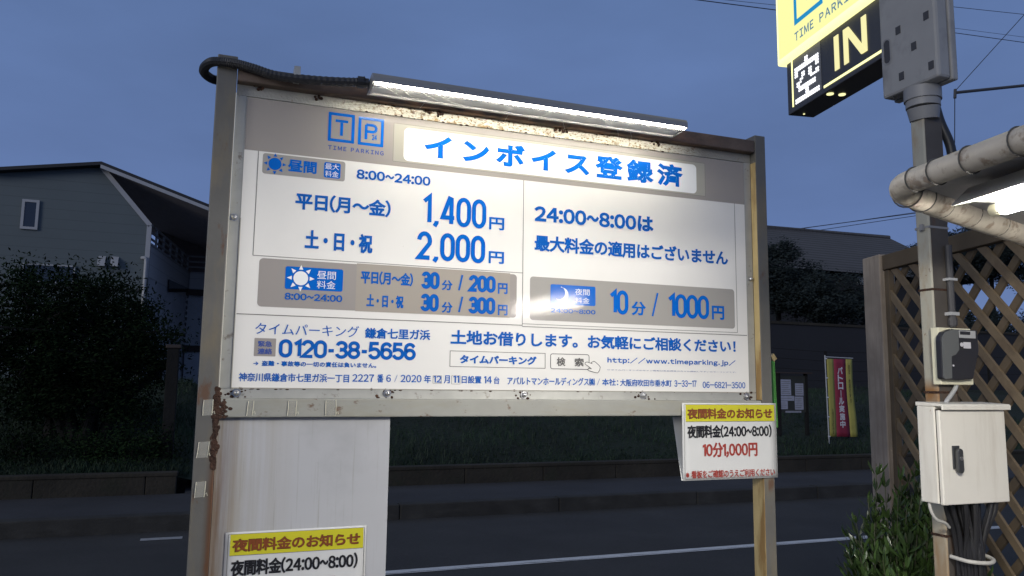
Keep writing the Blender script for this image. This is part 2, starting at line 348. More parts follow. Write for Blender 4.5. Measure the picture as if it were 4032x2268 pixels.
def text_into(mb, plane, s, box, bold=0.0, h=.002, track=0.0, vref=None, gap=.09, slant=0, cap=.035):
    u0, v0, u1, v1 = box; lo = layout(s, track, gap)
    xs0 = min(x+glyph(c)[3] for c, x in lo); xs1 = max(x+glyph(c)[4] for c, x in lo)
    ref = [c for c, x in lo if vref is None or c in vref]
    ys = [v.y for c in ref for v in glyph(c)[0]]; y0, y1 = min(ys), max(ys); bold = min(bold*1.6, (cap if any(ord(c) > 0x4e00 for c in s) else .05)*(v1-v0))
    kx = (u1-u0-2*bold)/max(xs1-xs0, 1e-6); ky = (v1-v0-2*bold)/max(y1-y0, 1e-6)
    for c, x in lo:
        vs, fs, bd, a, b = glyph(c)
        P = [Vector((u0+bold+(x+v.x-xs0)*kx, v0+bold+(v.y-y0)*ky)) for v in vs]
        i = len(mb.v); mb.v += [plane.pt(p.x, p.y, h) for p in P]; mb.f += [tuple(i+k for k in f) for f in fs]
        if bold > 0:
            nx = {}; pv = {}
            for e in bd: nx[e[0]] = e[1]; pv[e[1]] = e[0]
            off = {}
            for k in nx:
                if k not in pv: continue
                d1 = (P[k]-P[pv[k]]); d2 = (P[nx[k]]-P[k])
                if d1.length < 1e-9 or d2.length < 1e-9: off[k] = Vector((0, 0)); continue
                n1 = Vector((d1.y, -d1.x)).normalized(); n2 = Vector((d2.y, -d2.x)).normalized(); m_ = n1+n2
                if m_.length < 1e-6: off[k] = n1*bold; continue
                m_.normalize(); off[k] = m_*(bold/max(m_.dot(n1), .55))
            for (a_, b_) in bd:
                if a_ in off and b_ in off:
                    TICK[0] = (TICK[0]+1) % 9; hh = h + 3e-5*(TICK[0]+1)
                    d = (P[b_]-P[a_]); n_ = Vector((d.y, -d.x)).normalized()*bold*.15
                    mb.poly([plane.pt(*(P[a_]-n_), hh), plane.pt(*(P[a_]+off[a_]), hh), plane.pt(*(P[b_]+off[b_]), hh), plane.pt(*(P[b_]-n_), hh)])
def arc(cx, cy, rx, ry, a0, a1, n=10): return [(cx+rx*math.cos(rad(a0+(a1-a0)*k/n)), cy+ry*math.sin(rad(a0+(a1-a0)*k/n))) for k in range(n+1)]
def din(ch):                                   # narrow round-shouldered signwriter's numerals, box 0..1 by 0..1 (w by h), as pen strokes
    r = .30                                     # shoulder height
    if ch == '0': return [arc(.5,1-r,.5,r,0,180)+arc(.5,r,.5,r,180,360)+[(1,1-r)]]
    if ch == '1': return [[(.12,.80),(.62,1.0),(.62,0)]]
    if ch == '2': return [arc(.5,1-r,.5,r,175,-20)+[(.0,.0),(1.0,.0)]]
    if ch == '3': return [arc(.48,.745,.46,.255,170,-90,14)[:15]+arc(.48,.26,.52,.26+.0,90,-170,16)]
    if ch == '4': return [[(.80,0),(.80,.97),(.62,1.0),(.0,.24),(1.08,.24)]]
    if ch == '5': return [[(.93,1),(.10,1),(.06,.55)]+arc(.48,.31,.52,.31,120,-165,14)]
    if ch == '6': return [[(.98,.80)]+arc(.5,1-r,.48,r,25,180)+arc(.5,.30,.5,.30,180,540,20)]
    if ch == '8': return [arc(.5,.755,.44,.245,-90,270,20), arc(.5,.265,.5,.265,-90,270,20)]
    if ch == '-': return [[(.05,.42),(.95,.42)]]
    if ch == '/': return [[(.05,-.04),(.95,1.04)]]
    if ch == ',': return [[(.16,.07),(.16,.0),(-.03,-.14)]]
    return []
DW = {'1': .66, ',': .25, '-': .62, '/': .8}
def stroke_into(mb, plane, s, box, wt, h=.002, gap=.37):
    """pen-stroke numerals fitted to a box; wt = pen width in metres"""
    u0, v0, u1, v1 = box; adv = []; x = 0
    for c in s: adv.append(x); x += DW.get(c, 1)+gap
    tot = x-gap; k = (u1-u0-wt)/tot; hh0 = v1-v0-wt
    for c, a in zip(s, adv):
        w = DW.get(c, 1)
        for st in din(c):
            P = [Vector((u0+wt/2+(a+(p[0]*w if c not in ('1', ',') else p[0]*1.0))*k, v0+wt/2+p[1]*hh0)) for p in st]
            P = [p for i, p in enumerate(P) if i == 0 or (p-P[i-1]).length > 1e-6]
            closed = (P[0]-P[-1]).length < 1e-4
            if closed: P = P[:-1]
            n = len(P); N = []
            for i in range(n):
                d1 = (P[i]-P[i-1]) if (i or closed) else (P[1]-P[0]); d2 = (P[(i+1) % n]-P[i]) if (i < n-1 or closed) else d1
                n1 = Vector((d1.y, -d1.x)).normalized(); n2 = Vector((d2.y, -d2.x)).normalized(); m_ = (n1+n2)
                m_ = m_.normalized() if m_.length > 1e-6 else n1
                N.append(m_*(wt/2/max(m_.dot(n1), .45)))
            for i in range(n if closed else n-1):
                j = (i+1) % n; TICK[0] = (TICK[0]+1) % 9; q = h+3e-5*TICK[0]
                mb.poly([plane.pt(*(P[i]-N[i]), q), plane.pt(*(P[i]+N[i]), q), plane.pt(*(P[j]+N[j]), q), plane.pt(*(P[j]-N[j]), q)])
def rbox(plane, box, r, h, mb, n=5):            # filled rounded rectangle
    u0, v0, u1, v1 = box; pts = []
    for cx, cy, a in ((u1-r, v1-r, 0), (u0+r, v1-r, 90), (u0+r, v0+r, 180), (u1-r, v0+r, 270)):
        pts += arc(cx, cy, r, r, a, a+90, n) if r > 0 else [(cx, cy)]
    mb.poly([plane.pt(u, v, h) for u, v in pts]); return mb
def rline(plane, box, r, w, h, mb, n=5):        # rounded outline
    u0, v0, u1, v1 = box; o = []; i_ = []
    for cx, cy, a in ((u1-r, v1-r, 0), (u0+r, v1-r, 90), (u0+r, v0+r, 180), (u1-r, v0+r, 270)):
        o += arc(cx, cy, r, r, a, a+90, n); i_ += arc(cx, cy, max(r-w, .0001), max(r-w, .0001), a, a+90, n) if r > w else [(cx+(r-w)*(1 if a in (0, 270) else -1), cy+(r-w)*(1 if a in (0, 90) else -1))]*(n+1)
    for k in range(len(o)):
        j = (k+1) % len(o)
        mb.poly([plane.pt(*o[k], h), plane.pt(*o[j], h), plane.pt(*i_[j], h), plane.pt(*i_[k], h)])
    return mb
def seg(plane, a, b, w, h, mb):
    A = Vector(a); B = Vector(b); d = (B-A).normalized(); n = Vector((-d.y, d.x))*w/2
    mb.poly([plane.pt(*(A-n), h), plane.pt(*(B-n), h), plane.pt(*(B+n), h), plane.pt(*(A+n), h)])
def sun_icon(plane, c, r0, r1, r2, h, mb, m2=None):
    mb.poly([plane.pt(c[0]+r0*math.cos(2*math.pi*k/24), c[1]+r0*math.sin(2*math.pi*k/24), h) for k in range(24)])
    for k in range(8):
        a = math.pi/4*k; d = r1*.24
        p = lambda r, t: plane.pt(c[0]+r*math.cos(a)-t*math.sin(a), c[1]+r*math.sin(a)+t*math.cos(a), h)
        mb.poly([p(r1, -d), p(r2, 0), p(r1, d)])

# ================================================================== THE PRICE SIGN
SIGN = Plane((0, 0, ZB), (1, 0, 0), (0, -1, 0))
PWID, PHGT = 1.80, 0.8706; SIGN.hk = .38
def bx(pl, z, lb, rt):
    a = pl.uv(*z(*lb)); b = pl.uv(*z(*rt)); return (min(a[0], b[0]), min(a[1], b[1]), max(a[0], b[0]), max(a[1], b[1]))
zA = zm(900, 380, 2.3418); zB_ = zm(2000, 700, 2.229); zC = zm(900, 950, 2.1467); zD = zm(900, 1230, 2.8622); zE = zm(1700, 1250, 2.0444)
z4 = zm(1700, 280, 1.84); z3 = zm(780, 180, 2.5255); zO = zm(0, 0, 1/1.56522); z8b = zm(700, 1500, 1.887); z7b = zm(1500, 1550, 1.61)
sign = thing('price_sign', 'large white parking price board with blue lettering in a rusty two-post steel frame', 'sign', (0, 0, 0))
zt, zb = ZB+PHGT, ZB
p1 = obj('post', MB().box(-.088, -.032, -.03, .035, -.05, 2.512), m_postrust, sign, bevel=.003); p1['label'] = 'rust-streaked left post'
p2 = obj('post', MB().box(1.833, 1.880, -.03, .035, -.05, 2.508), m_post, sign, bevel=.003)
obj('lit_inner_face', MB().box(-.0325, -.0305, -.0295, -.001, 1.505, 2.40), m_cream, p1)  # thin plates added to carry the lamp-lit tones of the inner sides
obj('lit_inner_face', MB().box(1.8312, 1.8335, -.029, -.001, 1.505, 2.40), m_ochre, p2)
obj('lit_inner_face', MB().box(1.8312, 1.8335, -.029, .034, .0, 1.445), m_ochre, p2)
obj('top_rail', MB().box(-.0305, 1.8305, -.03, .03, 2.438, 2.486), m_toprail, sign, bevel=.004)
obj('bottom_rail', MB().box(-.0305, 1.8305, -.03, .03, 1.4485, 1.5020), m_rail, sign, bevel=.003)
obj('side_flange', MB().box(-.030, -.001, .0005, .004, 1.531, 2.404), m_flange, sign)
obj('side_flange', MB().box(1.801, 1.8305, .0005, .004, 1.531, 2.404), m_flange, sign)
obj('upper_flange', MB().box(-.030, 1.8305, .0003, .0045, 2.4045, 2.4375), m_speckle, sign)
obj('lower_flange', MB().box(-.030, 1.8305, .0003, .0045, 1.5025, 1.5295), m_flange, sign)
panel = obj('price_panel', MB().box(0, PWID, 0, .004, zb+.0005, zt+.0005), m_panel, sign)
obj('back_sheet', MB().box(-.03, 1.83, .006, .010, 1.503, 2.437), m_flange, sign)
lip = MB().box(0, PWID, -.0022, -.0002, zb, zb+.0028).box(-.0005, .0018, -.0022, -.0002, zb+.003, zb+.5)
obj('panel_edge', lip, m_sticker, panel)
# header band and label patches
hl = SIGN.uv(*zA(150, 478)); hr = SIGN.uv(*z4(2258, 973))
hb = (hl[1]+hr[1])/2
mb = MB(); rbox(SIGN, (.0005, hb, PWID-.0005, PHGT), 0, .0008, mb); obj('header_band', mb, m_band, panel)
mb = MB()
rbox(SIGN, bx(SIGN, zC, (240, 550), (2437, 281)), .012, .0008, mb)
o = obj('day_rate_patch', mb, m_band, panel)
mb = MB(); rbox(SIGN, bx(SIGN, zC, (1070, 590), (2380, 271)), .0005, .0014, mb); obj('rate_overlay', mb, m_tan, panel)
mb = MB(); rbox(SIGN, bx(SIGN, zB_, (190, 1247), (1985, 980)), .012, .0008, mb); obj('night_rate_patch', mb, m_taupe2, panel)
mb = MB(); rbox(SIGN, bx(SIGN, zA, (308, 708), (1078, 603)), .008, .0008, mb); obj('daytime_label', mb, m_taupe2, panel)
mb = MB(); rbox(SIGN, bx(SIGN, zD, (282, 492), (537, 295)), .002, .0008, mb); obj('emergency_label', mb, m_band, panel)
mb = MB(); q = (*SIGN.uv(*zA(1513, 597)), *SIGN.uv(*z4(1978, 668)))
rbox(SIGN, q, .001, .0013, mb); obj('ivory_sticker', mb, m_sticker, panel)
mb = MB(); wq = (*SIGN.uv(*zA(1612, 590)), *SIGN.uv(*z4(1915, 680)))
rbox(SIGN, wq, .016, .0019, mb); obj('white_sticker', mb, m_whitest, panel)
# blue plates
for z, lb, rt in ((zA, (876, 745), (1035, 620)), (zC, (474, 402), (970, 240)), (zB_, (372, 1107), (767, 957))):
    mb = MB(); rbox(SIGN, bx(SIGN, z, lb, rt), .006, .0020, mb); obj('blue_plate', mb, m_blue, panel)
# seam lines of the overlaid sheets
mb = MB()
def sl(z, a, b, w=.0022): seg(SIGN, SIGN.uv(*z(*a)), SIGN.uv(*z(*b)), w, .0017, mb)
x_l = SIGN.uv(*zA(277, 490))[0]; x_m = SIGN.uv(*zB_(133, 500))[0]; x_r = SIGN.uv(*zB_(2000, 800))[0]
y_a = SIGN.uv(*zC(1300, 190))[1]; y_b = SIGN.uv(*zC(1270, 661))[1]; y_c = SIGN.uv(*zB_(1000, 1317))[1]; y_d = SIGN.uv(*zB_(1000, 1340))[1]
seg(SIGN, (x_l, hb), (x_l, y_a), .002, .0017, mb); seg(SIGN, (x_l, y_a), (x_m, y_a), .002, .0018, mb)
seg(SIGN, (x_m, hb), (x_m, y_b-.002), .0022, .0019, mb); seg(SIGN, (.004, y_b), (x_m, y_b), .0026, .0020, mb)
seg(SIGN, (x_m, y_c), (x_r, y_c), .0018, .0017, mb); seg(SIGN, (x_r, hb), (x_r, y_c), .0018, .0018, mb)
seg(SIGN, (x_m, y_d), (PWID-.004, y_d), .0024, .0021, mb)
rline(SIGN, q, .001, .0012, .0016, mb, 1)
for lb, rt in (((2300, 803), (2402, 712)),): rline(SIGN, bx(SIGN, zD, lb, rt), .001, .001, .0017, mb, 1)
rline(SIGN, bx(SIGN, zE, (158, 537), (230, 467)), .001, .001, .0017, mb, 1)
rline(SIGN, bx(SIGN, zC, (778, 508), (832, 447)), .001, .001, .0017, mb, 1)
rline(SIGN, bx(SIGN, zE, (143, 397), (915, 287)), .001, .002, .0017, mb, 1)
obj('seam_lines', mb, m_seam, panel)
# lettering
BL, NV, BK, WT, LB_ = MB(), MB(), MB(), MB(), MB()
def T(mb, z, s, lb, rt, bold=.0, **k): text_into(mb, SIGN, s, bx(SIGN, z, lb, rt), bold=bold, h=k.pop('h', .0030), **k)
def D(mb, z, s, lb, rt, wt, **k): stroke_into(mb, SIGN, s, bx(SIGN, z, lb, rt), wt, h=.0030, **k)
# logo: two framed squares
def frame(z, lb, rt, w): rline(SIGN, bx(SIGN, z, lb, rt), .0012, w, .0028, BL, 1)
frame(zA, (913, 408), (1166, 173), .0092); frame(zA, (1190, 443), (1434, 213), .0092)
def pen(z, pts, wt, close=False):
    P = [Vector(SIGN.uv(*z(*p))) for p in pts]
    for a, b in zip(P, P[1:]+(P[:1] if close else [])):
        TICK[0] = (TICK[0]+1) % 9; d = (b-a).normalized()*wt*.5 if not close else Vector((0, 0)); seg(SIGN, a-d*.6, b+d*.6, wt, .0030+3e-5*TICK[0], BL)
b_ = bx(SIGN, zA, (981, 356), (1104, 226)); cx_ = (b_[0]+b_[2])/2
seg(SIGN, (b_[0], b_[3]-.004), (b_[2], b_[3]-.004), .0085, .0030, BL); seg(SIGN, (cx_, b_[1]), (cx_, b_[3]-.0085), .0090, .0030, BL)
b_ = bx(SIGN, zA, (1252, 393), (1376, 262)); w_ = .0088; Ph = b_[3]-b_[1]
pts = [(b_[0]+w_/2, b_[1]), (b_[0]+w_/2, b_[3]-w_/2)] + arc(b_[2]-.20*Ph-w_/2, b_[3]-w_/2-.21*Ph, .20*Ph, .21*Ph, 90, -90, 8) + [(b_[0]+w_, b_[3]-w_/2-.42*Ph)]
for a, b in zip(pts, pts[1:]): TICK[0] = (TICK[0]+1) % 9; seg(SIGN, a, b, w_, .0030+3e-5*TICK[0], BL)
T(BL, zA, '24', (1320, 402), (1368, 358), .0004); T(LB_, zA, 'TIME PARKING', (916, 487), (1430, 507), .0003, track=.24)
T(BL, z4, 'インボイス登録済', (-52, 628), (1812, 685), .0030, track=.22, cap=.048)
a_ = bx(SIGN, zA, (428, 622), (429, 621)); sun_icon(SIGN, (a_[0], a_[1]), .0190, .0225, .0330, .0030, BL)
T(BL, zA, '昼間', (545, 690), (815, 607), .0022)
T(WT, zA, '最大', (890, 668), (1020, 628), 0, h=.0034); T(WT, zA, '料金', (890, 737), (1015, 694), 0, h=.0034)
T(NV, zA, '8:00~24:00', (1178, 757), (1862, 742), .0014, vref='0248')
T(NV, zA, '平日(月〜金)', (613, 1040), (1497, 962), .0017)
D(BL, zA, '1,400', (1768, 1172), (2378, 955), .0140, gap=.46); T(BL, z4, '円', (415, 1147), (525, 1066), .0022)
T(NV, zO, '土・日・祝', (766, 626), (938, 591), .0019)
D(BL, zC, '2,000', (1588, 151), (2170, -42), .0140, gap=.46); T(BL, zC, '円', (2197, 185), (2328, 92), .0022)
T(NV, zB_, '24:00~8:00は', (233, 383), (1273, 345), .0022)
T(NV, zB_, '最大料金の適用はございません', (232, 640), (1928, 640), .0022)
# day rates
a_ = bx(SIGN, zC, (610, 313), (611, 312)); sun_icon(SIGN, (a_[0], a_[1]), .0215, .0260, .0405, .0032, WT)
T(WT, zC, '昼間', (748, 318), (908, 260), 0, h=.0034); T(WT, zC, '料金', (745, 398), (905, 340), 0, h=.0034)
T(NV, zC, '8:00~24:00', (472, 493), (962, 458), .0009, vref='0248')
T(NV, zC, '平日(月〜金)', (1115, 357), (1560, 272), .0011); T(NV, zC, '土・日・祝', (1163, 553), (1480, 462), .0015)
for dy, x0, amt, lb, rt in ((0, 1627, '200', (2028, 425), (2258, 297)), (1, 1620, '300', (2025, 610), (2255, 478))):
    D(NV, zC, '30', (x0, 400 if not dy else 590), (x0+158, 263 if not dy else 449), .0122)
    T(NV, zC, '分', (1800, 412 if not dy else 603), (1893, 332 if not dy else 516), .0016)
    D(NV, zC, '/', (1937, 418 if not dy else 602), (1985, 283 if not dy else 466), .0062)
    D(NV, zC, amt, lb, rt, .0122); T(NV, zC, '円', (2275, 443 if not dy else 625), (2358, 357 if not dy else 539), .0018)
# night rates
mb = MB(); b_ = bx(SIGN, zB_, (425, 1088), (530, 966)); r_ = (b_[3]-b_[1])/2; c_ = (b_[2]-r_, (b_[1]+b_[3])/2)
o1 = arc(c_[0], c_[1], r_, r_, 100, -145, 22); i1 = arc(c_[0]-r_*.42, c_[1]+r_*.26, r_*.92, r_*.92, -118, 68, 22)
WT.poly([SIGN.pt(u, v, .0034) for u, v in (o1+i1)])
T(WT, zB_, '夜間', (588, 1028), (715, 980), 0, h=.0034); T(WT, zB_, '料金', (588, 1100), (715, 1055), 0, h=.0034)
T(NV, zB_, '24:00~8:00', (375, 1182), (767, 1162), .0009, vref='0248')
D(BL, zB_, '10', (880, 1195), (1055, 992), .0136, gap=.34); T(BL, zB_, '分', (1085, 1205), (1207, 1090), .0018)
D(BL, zB_, '/', (1258, 1215), (1322, 1012), .0066); D(BL, zB_, '1000', (1393, 1226), (1762, 1037), .0136, gap=.34)
T(BL, zB_, '円', (1790, 1243), (1895, 1128), .0020)
# footer
T(NV, zD, 'タイムパーキング', (297, 245), (1472, 156), 0); T(NV, zD, '鎌倉七里ガ浜', (1535, 292), (2273, 198), .0006)
T(LB_, zD, '緊急', (330, 385), (492, 324), .0003); T(LB_, zD, '連絡', (325, 470), (492, 407), .0003)
D(NV, zD, '0120-38-5656', (562, 508), (2113, 346), .0104, gap=.32)
T(NV, zD, '→ 盗難・事故等の一切の責任は負いません。', (278, 602), (1665, 570), .0007, track=.06)
for s, lb, rt in (('神奈川県鎌倉市七里ガ浜一丁目', (112, 777), (1360, 697)), ('2227', (1393, 780), (1640, 699)), ('番', (1672, 790), (1748, 697)), ('6', (1775, 784), (1830, 702)), ('/', (1868, 785), (1902, 704)), ('2020', (1937, 787), (2175, 706)), ('年', (2202, 797), (2280, 706)), ('12', (2308, 790), (2400, 714))):
    T(NV, zD, s, lb, rt, .0003)
for s, lb, rt in (('月', (97, 530), (145, 466)), ('11', (172, 525), (222, 469)), ('日設置', (240, 530), (400, 471)), ('14', (420, 530), (483, 474)), ('台', (500, 535), (545, 476)), ('アパルトマンホールディングス㈱', (608, 542), (1312, 487)), ('/', (1330, 545), (1352, 491)), ('本社：', (1370, 548), (1500, 494)), ('大阪府吹田市垂水町', (1515, 553), (1930, 502)), ('3-33-17', (1952, 558), (2130, 507)), ('06-6821-3500', (2180, 568), (2522, 521))):
    T(NV, zE, s, lb, rt, .0003)
T(NV, zE, '土地お借りします。お気軽にご相談ください！', (150, 217), (2443, 183), .0018)
T(NV, zE, 'タイムパーキング', (225, 370), (843, 315), .0010)
T(BK, zE, '検', (1005, 390), (1075, 322), .0007); T(BK, zE, '索', (1150, 394), (1222, 327), .0007)
T(NV, zE, 'http://www.timeparking.jp/', (1413, 362), (2443, 347), .0006, vref='h', track=.07)
T(LB_, zE, '○タイムパーキングのサイン看板は色覚異常の方でも識別しやすいカラーリングです。', (1412, 426), (2450, 437), 0)
rline(SIGN, bx(SIGN, zE, (953, 415), (1268, 298)), .008, .0022, .0028, BK)
hand = [(1232,365),(1248,358),(1290,372),(1283,362),(1305,352),(1320,362),(1330,372),(1345,385),(1355,400),(1350,425),(1335,447),(1300,440),(1262,428),(1252,420),(1268,412),(1285,415),(1262,395),(1235,378)]
HP = [Vector(SIGN.uv(*zE(*p))) for p in hand]
mb = MB(); mb.poly([SIGN.pt(p.x, p.y, .0034) for p in HP]); obj('pointing_hand', mb, m_panel, panel)
for a, b in zip(HP, HP[1:]+HP[:1]): TICK[0] = (TICK[0]+1) % 9; seg(SIGN, a, b, .0020, .0037+3e-5*TICK[0], BK)
for nm, mb, mt in (('blue_lettering', BL, m_blue), ('navy_lettering', NV, m_navy), ('black_lettering', BK, m_black), ('white_lettering', WT, m_whitest), ('faded_lettering', LB_, m_ltblue)):
    obj(nm, mb, mt, panel)
# lower board, bolts, rust
obj('lower_board', MB().box(-.031, .466, .0005, .006, .40, 1.4482), m_board, sign)
for px in ((.016, 1.517), (.454, 1.519), (.906, 1.517), (1.352, 1.518), (1.786, 1.517)):
    b = MB().ball((px[0], -.006, px[1]), .0085, 10, 6, (1, .8, 1)).disc((px[0], -.001, px[1]), (0, -1, 0), .012, 12, .003)
    bo = obj('bolt', b, m_bolt, sign, smooth=True)
    r = MB()
    for k in range(16):
        a = random.uniform(0, 6.28); q = abs(random.gauss(0, .013))+.008; r.ball((px[0]+q*math.cos(a)*1.3, .0, min(max(px[1]+q*math.sin(a), 1.506), 1.531)), random.uniform(.002, .0055), 6, 4, (1, .5, .8))
    obj('rust_bloom', r, m_rust, bo)
for (u, z) in ((-.018, 2.03), (1.820, 1.955)):
    obj('bolt', MB().ball((u, -.004, z), .0085, 10, 6, (1, .8, 1)).disc((u, -.0005, z), (0, -1, 0), .011, 12, .002), m_bolt, sign, smooth=True)
r = MB()
for k in range(300):
    z = random.uniform(1.31, 1.53); w = .010 if z > 1.45 else .008*math.sin(math.pi*(z-1.29)/.18)+.003
    r.ball((-.036+random.gauss(0, w*.40), -.0305, z), random.uniform(.002, .0055), 6, 5, (1, .16, 1.7))
for k in range(36):
    r.ball((-.029+abs(random.gauss(0, .011)), -.0305, random.uniform(1.447, 1.50)), random.uniform(.002, .0055), 6, 5, (1.3, .16, 1))
obj('rust_crust', r, m_rust, sign)
r = MB()
for k in range(46):
    x = random.uniform(.25, 1.60); r.ball((x, -.001, random.choice((2.405, 2.437))+random.gauss(0, .0015)), random.uniform(.0015, .004), 5, 4, (1.8, .6, .8))
for x in (.03, .21, .56, .60, 1.02, 1.05, 1.42):
    for k in range(7): r.ball((x+random.gauss(0, .007), -.003, 2.432+random.gauss(0, .005)), random.uniform(.003, .006), 6, 4)
for k in range(30):
    r.ball((random.uniform(.05, 1.8), -.0008, 1.5295+random.gauss(0, .0012)), random.uniform(.001, .0028), 5, 4, (2.2, .5, .7))
obj('rust_specks', r, m_rust, sign)

# ------------------------------------------------------------------ lamp bar above the panel
lamp = thing('sign_lamp', 'slim grey aluminium lamp bar glowing along its lower edge above the price board', 'lamp', (.9, -.11, 2.43))
X0, X1 = .352, 1.442
prof = [(-.060,2.4375),(-.060,2.450),(-.075,2.462),(-.110,2.474),(-.140,2.478),(-.155,2.473),(-.1625,2.462),(-.1630,2.4445),(-.1500,2.4445),(-.145,2.4470),(-.075,2.4440),(-.070,2.4375)]
obj('housing', MB().prism([(X0, y, z) for y, z in prof], (X1-X0, 0, 0)), m_lamp, lamp, smooth=True)
obj('reflector', MB().prism([(X0+.004, y, z) for y, z in ((-.1495,2.4440),(-.1445,2.4460),(-.0755,2.4430),(-.0705,2.4370),(-.0720,2.4368),(-.0765,2.4412),(-.1440,2.4440))], (X1-X0-.008, 0, 0)), m_reflector, lamp)
obj('led_strip', MB().box(X0+.006, X1-.006, -.1628, -.1535, 2.4386, 2.4420), m_led, lamp)
for x in (X0-.0035, X1): obj('end_cap', MB().prism([(x, y, z) for y, z in prof[:8]+[(-.145,2.4400),(-.070,2.4365)]], (.0035, 0, 0)), m_lamp, lamp)
for x in (.62, 1.20): obj('bracket', MB().box(x, x+.03, -.075, -.031, 2.4505, 2.4565), m_lamp, lamp)
web = MB()
for k in range(14):
    x = random.uniform(X0, X1-.1); d = random.uniform(.02, .10)
    a = Vector((x, -.143, 2.441)); b = Vector((x+random.uniform(-.08, .12), random.uniform(-.10, -.062), random.uniform(2.430, 2.437)))
    web.tube([a, (a+b)/2-Vector((0, 0, random.uniform(.001, .008))), b], .00035, 3, False)
for k in range(5):
    x = random.uniform(.5, 1.3); web.tube([(x, -.068, 2.436), (x+random.uniform(-.03, .03), -.03, 2.418), (x+random.uniform(-.05, .05), -.002, 2.408)], .00035, 3, False)
tag(obj('cobweb', web, m_web), 'thin spider threads hanging under the lamp bar of the price board', 'cobweb')
cp = [atY(1440, 318, -.100), atY(1400, 324, -.096), atY(1250, 317, -.075), atY(1094, 299, -.056), atY(1000, 270, -.049), atY(935, 252, -.047), atY(880, 244, -.046), atY(835, 244, -.030), atY(808, 262, .010), atY(804, 285, .045), atY(830, 308, .068), atY(862, 318, .072), atY(900, 325, .06)]
def spline(P, n=8):
    out = []
    for i in range(len(P)-1):
        p0, p1, p2, p3 = P[max(i-1,0)], P[i], P[i+1], P[min(i+2, len(P)-1)]
        for k in range(n):
            t = k/n; out.append(.5*((2*p1)+(p2-p0)*t+(2*p0-5*p1+4*p2-p3)*t*t+(3*p1-p0-3*p2+p3)*t**3))
    return out+[P[-1]]
path = spline(cp, 14)
cond = thing('cable_conduit', 'black corrugated conduit looping round the top of the left post to the lamp bar', 'conduit', (0, -.05, 2.45))
obj('hose', MB().tube(path, [.0130+(.0014 if i % 2 else 0) for i in range(len(path))], 10), m_conduit, cond)
obj('connector', MB().tube([atY(1408, 323, -.097), atY(1432, 326, -.098)], .0185, 12).tube([atY(1431, 326, -.098), atY(1452, 329, -.1)], .0150, 12), m_conduit, cond)
obj('clip', MB().box(.128, .146, -.074, -.031, 2.452, 2.492), m_flange, cond)

# ------------------------------------------------------------------ paper notices
NP = Plane((0, -.036, ZB), (1, 0, 0), (0, -1, 0)); zN = zm(2600, 1500, 3.22)
def nb(lb, rt): return bx(NP, zN, lb, rt)
S0 = nb((289, 1268), (1462, 282))
def notice(name, label, loc, lift):
    t = thing(name, label, 'notice', loc, 'night rate notices')
    pl = Plane((S0[0]*0, 0, 0), (1, 0, 0), (0, -1, 0)); o = Vector((S0[0], NP.o.y, ZB+S0[1])); pl.o = o
    L_ = lambda lb, rt: (lambda b: (b[0]-S0[0], b[1]-S0[1], b[2]-S0[0], b[3]-S0[1]))(nb(lb, rt))
    BASE[t.name] = o
    w, h = S0[2]-S0[0], S0[3]-S0[1]
    sh = MB()                                   # slightly curled sheet
    nx, ny = 12, 9; i0 = 0
    for b in range(ny+1):
        for a in range(nx+1):
            u, v = w*a/nx, h*b/ny; sh.v.append(pl.pt(u, v, .0004*math.sin(3*a/nx)))
    for b in range(ny):
        for a in range(nx): i = b*(nx+1)+a; sh.f.append((i, i+1, i+nx+2, i+nx+1))
    sheet = obj('sheet', sh, m_paper, t, smooth=True)
    sm = sheet.modifiers.new('thick', 'SOLIDIFY'); sm.thickness = .0015; sm.offset = -1
    mb = MB(); rbox(pl, L_((321, 517), (1439, 304)), 0, .0012, mb); obj('yellow_band', mb, m_yellow, t)
    mb = MB(); rline(pl, L_((312, 1250), (1450, 300)), .001, .0012, .0010, mb, 1)
    b_ = L_((321, 517), (1439, 304)); seg(pl, (b_[0], b_[1]), (b_[2], b_[1]), .0012, .0016, mb); obj('border_line', mb, m_seam, t)
    mb = MB(); text_into(mb, pl, '夜間料金のお知らせ', L_((340, 482), (1414, 347)), .0028, .0018); obj('heading_outline', mb, m_dbrown, t)
    mb = MB(); b = L_((342, 480), (1412, 349)); text_into(mb, pl, '夜間料金のお知らせ', (b[0]+.0012, b[1]+.0012, b[2]-.0012, b[3]-.0012), .0016, .0024); obj('heading_lettering', mb, m_brown, t)
    mb = MB(); text_into(mb, pl, '夜間料金(24:00~8:00)', L_((340, 728), (1405, 552)), .0013, .0018); obj('black_lettering', mb, m_black, t)
    mb = MB(); text_into(mb, pl, '10分1,000円', L_((537, 972), (1225, 772)), .0011, .0018, vref='0分円'); text_into(mb, pl, '※看板をご確認のうえご利用ください', L_((322, 1240), (1448, 1104)), .0004, .0018)
    obj('red_lettering', mb, m_red, t)
    return t, w, h
RN, NW, NH = notice('night_rate_notice', 'laminated night rate notice with yellow heading hung on the right end of the bottom rail', (S0[0], NP.o.y, ZB+S0[1]), 0)
